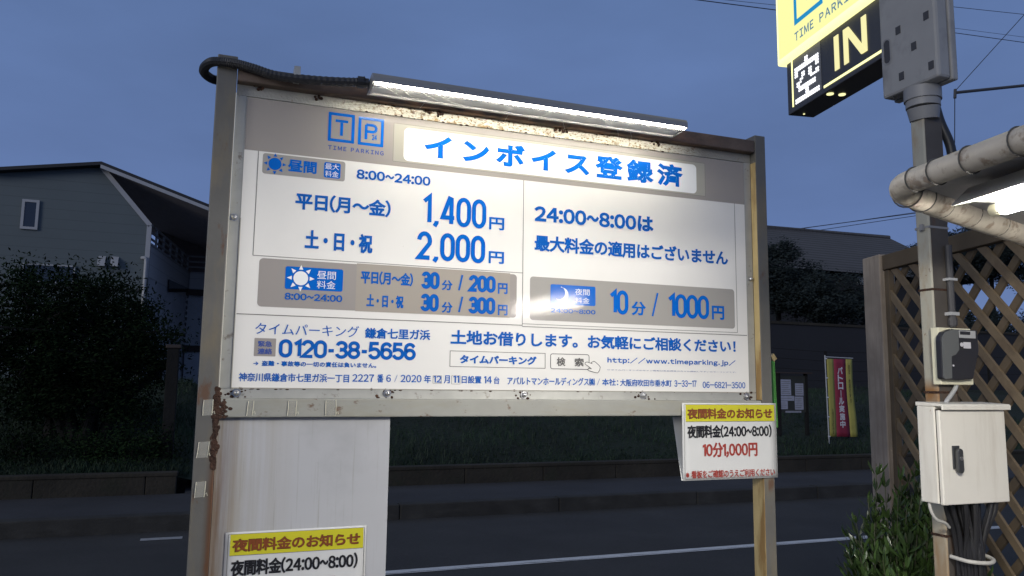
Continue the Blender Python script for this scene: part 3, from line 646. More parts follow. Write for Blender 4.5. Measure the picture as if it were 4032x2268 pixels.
# bent-back sheet behind it
bp = [atY(*zN(158, 455), .034), atY(*zN(420, 455), .034), Vector((S0[0]+.17, -.0345, ZB+S0[1]+.001)), Vector((S0[0]-.005, -.0345, ZB+S0[1]+.001))]
sb = obj('backing_sheet', MB().prism([bp[0], bp[1], bp[2], bp[3]], (0, .0015, 0)), m_paper, RN); sb['label'] = 'plain sheet folded back behind the notice'
zL = zm(880, 2050, 4.4414)
LP = Plane((0, -.002, ZB), (1, 0, 0), (0, -1, 0)); lb_ = bx(LP, zL, (103, 627), (2450, 121)); rb_ = nb((321, 517), (1439, 304))
k_ = (lb_[2]-lb_[0])/(rb_[2]-rb_[0])
LN = dup(RN, (lb_[0]-(rb_[0]-S0[0])*k_, -.0025, ZB+lb_[3]-(rb_[3]-S0[1])*k_), 'laminated night rate notice on the white lower board, cut off by the photo edge')
LN.scale = (k_, 1, k_)
for ch in list(LN.children):
    if ch.name.startswith('backing_sheet'): bpy.data.objects.remove(ch)

# ------------------------------------------------------------------ leftover strips of tape
TP = Plane((0, -.0308, ZB), (1, 0, 0), (0, -1, 0))
def tape(lb, rt, label, lean):
    b = bx(TP, z8b, lb, rt); c = TP.pt((b[0]+b[2])/2, b[1], 0)
    t = thing('tape_strip', label, 'tape', c, 'leftover clear tape strips'); mb = MB()
    P = [(b[0], b[1]), (b[2]-lean, b[1]+.001), (b[2], b[3]), (b[0]+lean, b[3]-.001)]
    mb.prism([TP.pt(u, v, .0004) for u, v in P], (0, -.0006, 0)); obj('film', mb, m_tape, t)
    e = MB()
    for i, j in ((0, 3), (1, 2)): e.tube([TP.pt(*P[i], .0012), TP.pt((P[i][0]+P[j][0])/2+random.uniform(-.001, .001), (P[i][1]+P[j][1])/2, .0022), TP.pt(*P[j], .0012)], .0011, 5)
    a = Vector(P[1]); e.tube([TP.pt(a.x, a.y+.006, .001), TP.pt(a.x+.006, a.y+.012, .004), TP.pt(a.x+.008, a.y+.004, .005)], .0008, 5)
    obj('lifted_edge', e, m_tapee, t)
for a in (((185, 258), (262, 137), 'clear tape strip on the left post beside the rail end', .001), ((510, 260), (566, 147), 'crumpled clear tape strip on the rail, nearest its rusty left end', .003),
          ((812, 262), (886, 147), 'clear tape strip in the middle of three on the bottom rail', .002), ((1098, 260), (1175, 142), 'clear tape strip on the rail with a curled loose end on its right', -.001),
          ((138, 573), (235, 450), 'clear tape strip on the post beside the dark rust crust', .004), ((124, 868), (208, 745), 'lowest clear tape strip on the left post', .002)): tape(*a)
g = MB().prism([atY(3041, 1425, .05), atY(3050, 1412, .05), atY(3064, 1683, .05), atY(3052, 1683, .05)], (0, .012, 0))
gb = thing('green_banner', 'narrow bright green board standing edge-on behind the right post', 'banner', atY(3052, 1683, .05))
obj('board', g, m_greenb, gb); obj('top_cap', MB().prism([atY(3036, 1404, .048), atY(3046, 1392, .048), atY(3060, 1412, .048), atY(3048, 1424, .048)], (0, .016, 0)), m_ochre, gb)

# ================================================================== POLE, LIGHT BOX, CABINETS
PX0, PX1, PY0, PY1 = 2.622, 2.722, -.100, -.036
pole = thing('sign_pole', 'tall cream square steel pole with rust stains carrying the lit sign and the meter', 'pole', (2.67, -.07, 0))
obj('shaft', MB().box(PX0, PX1, PY0, PY1, -.05, 3.35), m_pole, pole, bevel=.006)
obj('channel_shade_plate', MB().box(PX0+.006, PX1-.001, PY0-.0022, PY0-.0002, -.05, 3.2), m_chan, pole)  # flat dark plate added to stand for the shaded open channel
for z in (2.20, 1.945, 1.535, .985):
    obj('band', MB().box(PX0-.003, PX1+.003, PY0-.003, PY1+.003, z, z+.009), m_collar if z > 2 else m_rust, pole)
obj('band_lug', MB().box(PX0-.016, PX0-.003, PY0+.02, PY0+.034, 2.192, 2.217), m_collar, pole)
zR = zm(3000, 600, 1.6105)
pp = [Vector((2.700, -.117, z)) for z in (2.13, 2.0, 1.9, 1.80)]
obj('conduit_pipe', MB().tube(pp, .0135, 10).tube([(2.700, -.117, 1.835), (2.700, -.117, 1.805)], .018, 10), m_recess, pole)
obj('pipe_saddle', MB().box(2.678, 2.722, -.133, -.1005, 1.845, 1.858).box(2.678, 2.722, -.133, -.1005, 1.985, 1.995), m_metal, pole)
hs = spline([Vector(p) for p in ((2.722,-.075,2.74),(2.735,-.085,2.66),(2.765,-.10,2.56),(2.772,-.10,2.46),(2.755,-.09,2.36),(2.733,-.08,2.28),(2.724,-.07,2.19))], 8)
obj('hose', MB().tube(hs, .019, 10), m_conduit, pole, smooth=True)
# control box
BXF = 2.600
cbx = thing('control_box', 'grey plastic box with dark square holes fixed to the pole beside the lit sign', 'box', (2.64, -.06, 2.8))
y0, y1, z0, z1 = -.204, .080, 2.797, 3.45
body = obj('body', MB().box(BXF, 2.668, y0, y1, z0, z1), m_cbox, cbx, bevel=.012)
obj('rim', MB().box(2.6682, 2.700, y0-.006, y1+.004, z0-.004, z1), m_cbox, cbx, bevel=.006)
CB = Plane((BXF, 0, 0), (0, -1, 0), (-1, 0, 0)); z8 = zm(3050, 0, 3.0187)
for (a, b) in ((1800, 185), (1468, 360), (1655, 548), (1862, 775), (1510, 905)):
    u, v = CB.uv(*z8(a, b)); hol = MB(); hol.prism([CB.pt(u-.0125, v-.017, .0005), CB.pt(u+.0125, v-.017, .0005), CB.pt(u+.0125, v+.017, .0005), CB.pt(u-.0125, v+.017, .0005)], (-.0015, 0, 0)); obj('socket_hole', hol, m_recess, cbx)
u, v0_ = CB.uv(*z8(1345, 770)); v1_ = CB.uv(*z8(1340, 460))[1]; hm = MB()
rline(CB, (u-.022, v0_, u+.022, v1_), .020, .006, .002, hm); hm2 = MB(); rbox(CB, (u-.015, v0_+.007, u+.015, v1_-.007), .014, .0012, hm2)
hd = obj('handle', hm2, m_recess, cbx); obj('handle_rim', hm, m_collar, hd)
obj('collar', MB().tube([(2.655, -.075, 2.796), (2.655, -.075, 2.745)], .072, 24).tube([(2.655, -.075, 2.745), (2.655, -.075, 2.715)], .066, 24).tube([(2.658, -.073, 2.7149), (2.664, -.07, 2.665)], [.064, .055], 24), m_collar, cbx, smooth=True)
obj('drip_wire', MB().tube(spline([Vector(p) for p in ((2.61, .03, 2.797), (2.61, .025, 2.780), (2.61, .010, 2.776), (2.61, .002, 2.797))], 6), .002, 6), m_cable, cbx)
# projecting light box
UD = Vector((-.122, -.745, 0)).normalized(); ND = Vector((UD.y, -UD.x, 0)); O_ = Vector((2.752, .85, 0))
LBX = Plane(O_, UD, ND); lbz = lambda a, b: LBX.uv(*z8(a, b))
LB_LEN, LB_T = .86, .15
lb0 = thing('light_box_sign', 'lit yellow projecting parking sign with black IN panel and white dot display', 'sign', O_+Vector((0, 0, 3.0)))
def lbox(mb, u0, u1, v0, v1, h0, h1):          # box in light-box axes, h outward
    mb.prism([LBX.pt(u0, v0, h0), LBX.pt(u1, v0, h0), LBX.pt(u1, v1, h0), LBX.pt(u0, v1, h0)], ND*(h1-h0)); return mb
zb0 = lbz(160, 1375)[1]; zy = (lbz(160, 770)[1]+lbz(1155, 0)[1])/2
obj('casing', lbox(MB(), 0, LB_LEN, zb0, zy-.001, -LB_T, 0), m_lbdark, lb0, bevel=.004)
ld = lbox(MB(), -.045, LB_LEN, zy, zy+.95, -LB_T-.03, .030)
obj('lit_case', ld, m_lbglow, lb0, bevel=.012)
mb = MB(); rbox(LBX, (-.018, zy+.028, LB_LEN-.01, zy+.93), .01, .0312, mb); obj('lit_face', mb, m_lbface, lb0)
LBF = Plane(O_+ND*.030, UD, ND); lbf = lambda a, b: LBF.uv(*z8(a, b))
mb = MB()                                      # logo square with T, and the words below it
c0 = lbf(240, 310); c1 = lbf(580, 70); s_ = (c1[0]-c0[0]); rline(LBF, (c0[0], c0[1], c0[0]+s_, c0[1]+s_), .002, .026, .0030, mb, 1)
cx_ = c0[0]+s_/2; seg(LBF, (cx_, c0[1]+.085), (cx_, c0[1]+s_-.085), .026, .0030, mb); seg(LBF, (cx_-.07, c0[1]+s_-.072), (cx_+.07, c0[1]+s_-.072), .026, .0032, mb)
c2 = c0[0]+s_+.03; rline(LBF, (c2, c0[1], c2+s_, c0[1]+s_), .002, .026, .0030, mb, 1)
obj('logo', mb, m_lbblue, lb0)
tA = lbf(245, 480); tB = lbf(470, 330); hh_ = lbf(250, 385)[1]-lbf(262, 480)[1]
mb = MB(); text_into(mb, LBF, 'TIME', (tA[0], (tA[1]+tB[1])/2-.004, tB[0], (tA[1]+tB[1])/2-.004+hh_), .0010, .0030, track=.14)
obj('lit_lettering', mb, m_lbtext, lb0); mb = MB(); pA = lbf(540, 255); text_into(mb, LBF, 'PARKING', (pA[0], (tA[1]+tB[1])/2-.004, pA[0]+(tB[0]-tA[0])*1.95, (tA[1]+tB[1])/2-.004+hh_), .0010, .0030, track=.14)
obj('lit_lettering', mb, m_lbtext, lb0)
i0 = lbz(725, 850); i1 = lbz(770, 405); n0 = lbz(840, 770); n1 = lbz(1085, 165)
zi0 = (i0[1]+lbz(1015, 655)[1])/2; zi1 = (i1[1]+n1[1])/2
mb = MB(); lbox(mb, i0[0], i0[0]+.035, zi0, zi1, .001, .004)
nu0, nu1 = lbz(835, 770)[0], lbz(1108, 580)[0]
for k, pts in enumerate(([(nu0, zi0), (nu0+.034, zi0), (nu0+.034, zi1), (nu0, zi1)], [(nu1-.034, zi0), (nu1, zi0), (nu1, zi1), (nu1-.034, zi1)], [(nu0+.002, zi1), (nu0+.042, zi1), (nu1-.002, zi0), (nu1-.042, zi0)])):
    mb.prism([LBX.pt(u, v, .001) for u, v in pts], ND*(.003+.0006*k))
obj('in_lettering', mb, m_lbin, lb0)
l0 = lbz(590, 1045); l1 = lbz(1250, 612); zl_ = (l0[1]+l1[1])/2
mb = lbox(MB(), l0[0], LB_LEN-.02, zl_-.006, zl_+.006, .001, .003)
obj('lit_line', mb, m_lbglow, lb0); mb = MB(); g0 = lbz(205, 760); g1 = lbz(228, 1270); lbox(mb, (g0[0]+g1[0])/2-.005, (g0[0]+g1[0])/2+.006, g1[1], zy-.002, .001, .003)
obj('lit_line', mb, m_lbglow, lb0)
d0 = lbz(240, 1250); d1 = lbz(535, 560); db = (d0[0]-.004, d0[1]-.004, d1[0]+.008, zy-.004)
mb = MB(); rbox(LBX, db, .002, .0015, mb); brd = obj('dot_display', mb, m_ledbd, lb0)
BMP = ['.......##.......','.......##.......','.##############.','.##############.','.##..........##.','.##..##..##..##.','.....##..##.....','....##...##..##.','..###.....#####.','..##............','...##########...','...##########...','.......##.......','.......##.......','.##############.','.##############.']
mb = MB(); bw, bh = db[2]-db[0], (db[3]-db[1])*.90
for r, row in enumerate(BMP):
    for c, k in enumerate(row):
        if k == '#': mb.disc(LBX.pt(db[0]+bw*(c+.5)/16, db[1]+bh*(15.5-r)/16, .0022), ND, min(bw, bh)/16*.47, 8, .0015)
obj('dot_lights', mb, m_leddot, brd)
mb = MB()
for px in ((660, 1115), (802, 1122)):
    q = atZ(*z8(*px), zb0-.0005); mb.disc(q+Vector((0, 0, -.003)), (0, 0, 1), .017, 16, .0035)
q = atZ(*z8(350, 1353), zb0-.0005); mb.disc(q+Vector((0, 0, -.003)), (0, 0, 1), .005, 10, .0035)
obj('down_light', mb, m_lbglow, lb0)

# electricity meter
mt = thing('electricity_meter', 'black and grey electricity meter on a cream backplate clamped to the pole', 'meter', (2.68, -.13, 1.57))
MX0, MX1, MYF = 2.597, 2.772, -.137
bp_ = obj('backplate', MB().box(MX0, MX1, MYF, PY0-.0005, 1.570, 1.793), m_mbase, mt, bevel=.003)
zM = zm(3600, 1250, 3.6227); MPf = Plane((0, MYF-.028, 0), (1, 0, 0), (0, -1, 0))
mo = [(385,330),(392,265),(430,205),(500,175),(540,163),(590,168),(900,185),(925,480),(845,880),(640,898),(430,885),(410,860)]
outl = [MPf.uv(*zM(*p)) for p in mo]
cv = MB().prism([MPf.pt(u, v) for u, v in outl], (0, .0275, 0)); obj('meter_body', cv, m_meterb, mt, bevel=.004)
gl = [(388,330),(395,268),(432,209),(500,180),(540,168),(608,180),(625,460),(575,530),(515,555),(525,868),(430,880),(412,858)]
obj('grey_cover', MB().prism([MPf.pt(*MPf.uv(*zM(*p)), .0005) for p in gl], (0, -.005, 0)), m_meterg, mt)
mb = MB(); rbox(MPf, bx(MPf, zM, (625, 290), (858, 195)), .002, .004, mb); dp = obj('display_plate', mb, m_metal, mt)
mb = MB(); rbox(MPf, bx(MPf, zM, (637, 245), (782, 205)), .001, .0046, mb); obj('display', mb, m_meterb, dp)
mb = MB(); rbox(MPf, bx(MPf, zM, (690, 440), (792, 355)), .001, .004, mb); c_ = MPf.uv(*zM(662, 388)); mb.disc(MPf.pt(c_[0], c_[1], .004), (0, -1, 0), .0085, 14, .001); c_ = MPf.uv(*zM(537, 687)); mb.disc(MPf.pt(c_[0], c_[1], .006), (0, -1, 0), .004, 10, .002)
obj('label_plate', mb, m_bwhite, mt)
gp = spline([Vector(p) for p in ((2.700, -.118, 1.575), (2.690, -.120, 1.555), (2.655, -.125, 1.525), (2.628, -.130, 1.505), (2.622, -.132, 1.49))], 8)
tag(obj('meter_cable', MB().tube(gp, .0085, 10), m_metal, smooth=True), 'short pale grey cable curving from the meter down into the cream cabinet', 'cable')
# cabinet
CX0, CX1, CYF, CYB, CZ0, CZ1 = 2.498, 2.842, -.205, -.105, 1.127, 1.487
cab = thing('electrical_cabinet', 'cream steel electrical cabinet with rain hood strapped to the pole', 'cabinet', (2.67, -.15, CZ0))
obj('body', MB().box(CX0, CX1-.004, CYF+.022, CYB, CZ0, CZ1), m_cabinet, cab, bevel=.004)
obj('door_gasket', MB().box(CX0+.006, CX1-.010, CYF+.016, CYF+.0225, CZ0+.006, CZ1-.008), m_cabedge, cab)
door = obj('door', MB().box(CX0+.001, CX1, CYF, CYF+.0165, CZ0-.002, CZ1-.014), m_cabinet, cab, bevel=.004)
obj('rain_hood', MB().prism([(CX0-.002, CYB+.003, CZ1+.016), (CX0-.002, CYF-.014, CZ1+.010), (CX0-.002, CYF-.019, CZ1+.004), (CX0-.002, CYF-.019, CZ1-.012), (CX0-.002, CYF-.012, CZ1-.012), (CX0-.002, CYF-.010, CZ1+.0005), (CX0-.002, CYB+.003, CZ1+.0005)], (CX1-CX0+.014, 0, 0)), m_cabinet, cab, bevel=.002)
DP = Plane((0, CYF, 0), (1, 0, 0), (0, -1, 0)); zH = zm(3300, 1750, 2.798)
hq = bx(DP, zH, (1262, 272), (1322, 12)); h2 = bx(DP, zH, (1268, 315), (1330, 40))
hn = obj('handle', MB().prism([DP.pt(u, v, .0003) for u, v in ((hq[0], hq[1]), (hq[2], hq[1]), (hq[2], hq[3]), (hq[0], hq[3]))], (0, -.006, 0)), m_handle, door, bevel=.002)
mb = MB(); uu = (h2[0]+h2[2])/2; ww = .0125
mb.prism([DP.pt(u, v, .0075) for u, v in arc(uu, h2[3]-ww, ww, ww, 0, 180, 8)+arc(uu, h2[1]+ww*1.15, ww*1.15, ww*1.15, 180, 360, 8)], (0, -.016, 0)); obj('lever', mb, m_handle, hn, bevel=.003)
obj('lock', MB().disc(DP.pt(uu, h2[1]+.055, .024), (0, -1, 0), .008, 14, .002), m_bolt, hn)
# cable bundle
cbn = thing('cable_bundle', 'bundle of black cables gathered under the cream cabinet with a pale tie', 'cables', (2.70, -.13, .6))
for k in range(22):
    a = k/21; xt = 2.585+.245*a+random.uniform(-.006, .006); yt = -.125-random.uniform(.0, .07)
    xm = 2.640+.105*a; ym = -.125-.055*math.sin(math.pi*a)-random.uniform(0, .012); xb = 2.645+.100*a+random.uniform(-.006, .006)
    P = spline([Vector(p) for p in ((xt, yt, CZ0+.01), (xt*.85+xm*.15, yt, 1.09), (xm*.75+xt*.25, (ym+yt)/2, 1.01), (xm, ym, .925), (xb, ym, .80), (xb+random.uniform(-.01, .01), ym, .55), (xb, ym, .1))], 5)
    obj('cable', MB().tube(P, random.choice((.0075, .009, .011)), 8), m_cable, cbn, smooth=True)
obj('cable_tie', MB().tube(spline([Vector(p) for p in ((2.622, -.115, .918), (2.635, -.185, .912), (2.70, -.215, .909), (2.75, -.19, .914), (2.765, -.12, .922))], 8), .0075, 8), m_tie, cbn, smooth=True)
wp = spline([Vector(p) for p in ((2.512, -.13, CZ0+.005), (2.510, -.135, 1.10), (2.530, -.14, 1.065), (2.575, -.14, 1.048), (2.60, -.135, 1.03))], 8)
tag(obj('earth_wire', MB().tube(wp, .006, 8), m_tie, smooth=True), 'pale stiff wire looping from under the cabinet corner to the cable bundle', 'wire')

# ------------------------------------------------------------------ canopy and its tube lamp
CZ = 2.046
ck = atZ(3520, 740, CZ); d1 = Vector((-math.sin(rad(10)), -math.cos(rad(10)), 0)); d2 = Vector((math.sin(rad(72)), math.cos(rad(72)), 0))
can = thing('canopy', 'grey sheet canopy edged with a dirty white tube bound by straps', 'canopy', ck)
A1 = ck+d1*2.6; B1 = ck+d2*2.2; rr_ = .07
corner = [ck+d1*(rr_*(1-t))**1+d2*0 for t in ()]
def cpt(t): a, b, c = ck+d1*rr_, ck, ck+d2*rr_; return a*(1-t)**2+b*2*t*(1-t)+c*t*t
edge = [A1]+[ck+d1*x for x in (2.0, 1.4, .9, .6, .4, .25, .15)]+[cpt(k/8) for k in range(9)]+[ck+d2*x for x in (.15, .25, .4, .6, .9, 1.4, 1.9)]+[B1]
rad_ = [.029 if i < 14 else .029+.010*min(1, (i-13)/5) for i in range(len(edge))]
obj('edge_tube', MB().tube(edge, rad_, 14), m_gutter, can, smooth=True)
cen = ck+d1*1.3+d2*1.1
sheet = [p+(cen-p).normalized()*.012+Vector((0, 0, .006)) for p in edge]+[ck+d1*2.6+d2*2.2+Vector((0, 0, .006))]
obj('roof_sheet', MB().prism(sheet, (0, 0, .012)), m_canopy, can)
st = []
for s in (.06, .13, .23, .36, .54, .78, 1.05, 1.35): st.append((ck+d1*(s+.02), d1, .029))
for s in (.05, .13, .24, .42, .62, .85, 1.1): st.append((ck+d2*(s+.02), d2, .036))
for c, d, r in st:
    side = Vector((-d.y, d.x, 0)); ring = [c+side*math.cos(a)*(r+.0018)+Vector((0, 0, 1))*math.sin(a)*(r+.0018) for a in [2*math.pi*k/20 for k in range(21)]]
    obj('strap', MB().tube(ring, .0019, 6), m_strap, can)
s0 = ck+d2*.30; s1 = ck+d1*1.2+d2*.42
lt0 = atZ(3915, 828, CZ-.072); ld_ = Vector((-math.sin(rad(12)), -math.cos(rad(12)), 0)); lt1 = lt0+ld_*.66
tl = thing('tube_lamp', 'glowing white fluorescent tube on a white batten under the canopy', 'lamp', lt0)
obj('tube', MB().tube([lt0+ld_*.03, lt1-ld_*.03], .0165, 16), m_tubelit, tl, smooth=True)
obj('end_socket', MB().tube([lt0-ld_*.004, lt0+ld_*.029], .0150, 14), m_mbase, tl, smooth=True)
obj('end_socket', MB().tube([lt1-ld_*.029, lt1+ld_*.004], .0150, 14), m_mbase, tl, smooth=True)
sd = Vector((-ld_.y, ld_.x, 0))
mb = MB(); mb.prism([lt0-ld_*.03+sd*x+Vector((0, 0, z)) for x, z in ((-.088, .0125), (-.03, .026), (.03, .026), (.088, .0125), (.086, .018), (.04, .060), (-.04, .060), (-.086, .018))], ld_*.72); obj('batten', mb, m_batten, tl)  # skirts widened to keep tube light off the canopy and its edge

# ------------------------------------------------------------------ wooden lattice screen behind the pole
FO = Vector((3.56, .95, 0)); FD = Vector((-math.sin(rad(15)), -math.cos(rad(15)), 0)); FN = Vector((FD.y, -FD.x, 0))   # FN points to the camera side
if FN.dot(CAM-FO) < 0: FN = -FN
LT = Plane(FO, FD, FN)
lat = thing('lattice_screen', 'brown wooden lattice screen with a square end post behind the steel pole', 'fence', FO)
zt_ = LT.uv(*zR(740, 668))[1]; zt_r = LT.uv(*zR(1440, 505))[1]; ztop = (zt_+zt_r)/2
a_ = LT.uv(*zR(690, 900))[0]; b2 = LT.uv(*zR(800, 900))[0]
mb = MB(); mb.prism([LT.pt(a_, -.05, .045), LT.pt(b2, -.05, .045), LT.pt(b2, -.05, -.05), LT.pt(a_, -.05, -.05)], (0, 0, ztop+.07)); obj('end_post', mb, m_wood, lat, bevel=.006)
FL = 1.9
rl = LT.uv(*zR(1310, 560))[1]
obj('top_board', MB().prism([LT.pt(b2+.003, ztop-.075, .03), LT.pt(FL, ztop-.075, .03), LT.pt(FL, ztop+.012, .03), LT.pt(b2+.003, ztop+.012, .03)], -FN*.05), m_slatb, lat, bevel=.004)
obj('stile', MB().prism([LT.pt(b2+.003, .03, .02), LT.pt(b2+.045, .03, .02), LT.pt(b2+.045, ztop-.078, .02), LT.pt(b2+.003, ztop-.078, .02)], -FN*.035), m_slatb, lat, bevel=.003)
def clip(poly, x0, x1, y0, y1):
    for ax, val, sg in ((0, x0, 1), (0, x1, -1), (1, y0, 1), (1, y1, -1)):
        out = []
        for i in range(len(poly)):
            p, q_ = poly[i], poly[(i+1) % len(poly)]; dp_, dq = sg*(p[ax]-val), sg*(q_[ax]-val)
            if dp_ >= 0: out.append(p)
            if dp_*dq < 0: t = dp_/(dp_-dq); out.append((p[0]+(q_[0]-p[0])*t, p[1]+(q_[1]-p[1])*t))
        poly = out
        if len(poly) < 3: return []
    return poly
def slats(sgn, h0, h1, mat, nm):
    mb = MB(); wd, pit = .041, .128
    for k in range(-30, 40):
        c = k*pit+random.gauss(0, .005); ca = math.sqrt(.5); ux, uy = ca, ca*sgn; nx_, ny_ = -uy, ux
        base_ = (.5+nx_*c, 1.0+ny_*c)
        pl = [(base_[0]+ux*s*4+nx_*w, base_[1]+uy*s*4+ny_*w) for s, w in ((-1, -wd/2), (1, -wd/2), (1, wd/2), (-1, wd/2))]
        pl = clip(pl, b2+.046, FL, .03, ztop-.08)
        if pl: mb.prism([LT.pt(u, v, h0+random.uniform(-.001, .001)) for u, v in pl], FN*(h1-h0))
    obj(nm, mb, mat, lat)
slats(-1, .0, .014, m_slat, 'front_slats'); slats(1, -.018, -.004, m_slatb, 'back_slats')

# ------------------------------------------------------------------ bush
bush = thing('bush', 'glossy narrow-leaved green bush at the foot of the lattice screen', 'bush', (2.90, .42, 0))
lv, lv2, sm_ = MB(), MB(), MB()
def leaf(mb, p, d, ln, wd):
    d = d.normalized(); s = d.cross(Vector((random.gauss(0, .4), random.gauss(0, .4), 1))).normalized(); n = d.cross(s)
    m1 = p+d*ln*.35+n*ln*.06; m2 = p+d*ln*.72+n*ln*.05; tip = p+d*ln-n*ln*.04; i = len(mb.v)
    mb.v += [p, m1+s*wd*.5, m1-n*wd*.12, m1-s*wd*.5, m2+s*wd*.42, m2-n*wd*.1, m2-s*wd*.42, tip]
    mb.f += [(i, i+1, i+2), (i, i+2, i+3), (i+1, i+4, i+5, i+2), (i+2, i+5, i+6, i+3), (i+4, i+7, i+5), (i+5, i+7, i+6)]
for k in range(250):
    a = random.uniform(0, 6.28); lean = random.uniform(.03, .42); H = random.uniform(.72, 1.0)*(1.28-.95*lean)*(.82 if math.cos(a) < -.3 else 1)
    bx0 = 2.97+random.gauss(0, .08); by0 = .40+random.gauss(0, .09); P = []
    for j in range(7):
        t = j/6; P.append(Vector((bx0+math.cos(a)*lean*t*(.4+.6*t)*.66, by0+math.sin(a)*lean*t*(.4+.6*t)*.66, .0+H*(t-.18*lean*t*t))))
    P = spline(P, 3); sm_.tube(P, [.006*(1-.7*i/len(P)) for i in range(len(P))], 5, False)
    for j in range(6, len(P)-1):
        dd = (P[j+1]-P[j]).normalized()
        for q in range(4 if j < len(P)-5 else 5):
            az = random.uniform(0, 6.28); o = dd.orthogonal().normalized(); b = dd.cross(o)
            r_ = o*math.cos(az)+b*math.sin(az); tilt = random.uniform(.45, 1.1) if j < len(P)-4 else random.uniform(.1, .9)
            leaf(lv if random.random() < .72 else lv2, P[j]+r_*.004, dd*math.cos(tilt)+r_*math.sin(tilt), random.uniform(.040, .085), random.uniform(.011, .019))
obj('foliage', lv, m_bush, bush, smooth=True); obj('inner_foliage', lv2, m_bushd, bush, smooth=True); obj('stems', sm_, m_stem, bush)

# ================================================================== STREET AND SETTING
struct('ground', MB().box(-160, 220, -40, 400, -.30, -.012), m_lot)
struct('road', MB().poly([(-90, 1.6, -.004), (150, 1.6, -.004), (150, 6.6, -.004), (-90, 6.6, -.004)]), m_asphalt, base=(0, 0, 0))
struct('parking_lot', MB().poly([(-40, -12, -.006), (60, -12, -.006), (60, 1.6, -.006), (-40, 1.6, -.006)]), m_lot, base=(0, 0, 0))
mk = MB(); x = -30.0; ga, gb_ = 4.112, 4.121; m_gut = M('faded_gutter_paint', (.36, .36, .36), .7, var=.2, vs=14)
while x < 60:                                   # a long crack runs through the painted line
    x2 = x+random.uniform(.05, .22); ga2 = 4.112+random.gauss(0, .006); gb2 = ga2+max(.003, random.gauss(.011, .005))
    mk.poly([(x, gb_, 0), (x2, gb2, 0), (x2, 4.215, 0), (x, 4.215, 0)]); mk.poly([(x, 4.09, 0), (x2, 4.09, 0), (x2, ga2, 0), (x, ga, 0)]); x, ga, gb_ = x2, ga2, gb2
struct('road_marking', mk, m_linep, base=(0, 0, 0))
mk = MB(); mk.poly([(-.66, 6.13, .0), (-.28, 6.13, .0), (-.28, 6.25, .0), (-.66, 6.25, .0)])
struct('gutter_marking', mk, m_gut, base=(0, 0, 0))
kb = MB(); x = -30.0
while x < 60:
    L_ = 2.0; lo = .0 if not (2.2 < x < 2.8) else -.01
    kb.box(x+.004, x+L_-.004, 6.60+random.uniform(-.004, .004), 6.78, -.02, .16+random.uniform(-.006, .004)+lo); x += L_
struct('kerb', kb, m_kerb, bevel=.012)
struct('pavement', MB().box(-60, 90, 6.782, 8.30, -.05, .150), m_pave)
# retaining walls and grass bank
wz = (atY(700, 1852, 8.30).z+atY(150, 1880, 8.30).z)/2; wz2 = (atY(1700, 1832, 8.30).z+atY(3300, 1795, 8.30).z)/2
wx = atY(698, 1855, 8.30).x
def wall(name, x0, x1, z, label):
    t = thing(name, label, 'wall', ((x0+x1)/2, 8.4, .15)); mb = MB(); x = x0
    while x < x1-.05: e_ = min(x+1.2, x1); mb.box(x+.004, e_-.004, 8.30, 8.46, .10, z-.05); x = e_
    obj('blocks', mb, m_wallc, t, bevel=.01); obj('coping', MB().box(x0-.01, x1+.01, 8.285, 8.475, z-.0495, z), m_wallc, t, bevel=.012); return t
wall('planter_wall', -14, wx, wz, 'low dark planter wall below the broad tree at the left')
wall('retaining_wall', wx+1.35, 34, wz2, 'long low mossy retaining wall across the road below the grass bank')
bank = MB(); nx, ny = 60, 10; bx0, bx1, by0, by1 = -16.0, 34.0, 8.46, 14.5
def bz(x, y):
    t = (y-8.46)/6.04; w0 = wz if x < wx+.7 else wz2
    g = max(0, 1-abs(x-(wx+.68))/.75); base_ = w0-.06+1.15*min(1, t*1.3)**.8
    return base_*(1-g)+(.16+.8*t)*g + .05*math.sin(x*2.1+y)*t
for j in range(ny+1):
    for i in range(nx*3+1): x = bx0+(bx1-bx0)*i/(nx*3); y = by0+(by1-by0)*j/ny; bank.v.append(Vector((x, y, bz(x, y))))
for j in range(ny):
    for i in range(nx*3): a = j*(nx*3+1)+i; bank.f.append((a, a+1, a+nx*3+2, a+nx*3+1))
struct('grass_bank', bank, m_soil, base=(0, 0, 0), smooth=True)
gr = MB()
for k in range(52000):
    x = random.uniform(-7, 17) if k % 4 else random.uniform(-4, 0); y = 8.5+5.4*random.random()**1.6
    if abs(x-(wx+.68)) < .55 and y < 11: continue
    h = random.uniform(.03, .11)*(1+.6*math.sin(x*1.7)*math.sin(y*2.3+x)); a = random.uniform(0, 6.28); w = random.uniform(.004, .010); z = bz(x, y)
    dx, dy = math.cos(a)*w, math.sin(a)*w; l = random.uniform(-.07, .07)
    gr.poly([(x-dx, y-dy, z-.01), (x+dx, y+dy, z-.01), (x+l, y+random.uniform(-.05, .05), z+h)])
g_ = obj('grass', gr, m_grass, base=(0, 0, 0)); g_['kind'] = 'stuff'
struct('driveway', MB().poly([(wx+.1, 8.30, .152), (wx+1.25, 8.30, .152), (wx+1.25, 12.5, .45), (wx+.1, 12.5, .45)]), m_pave, base=(0, 0, 0))

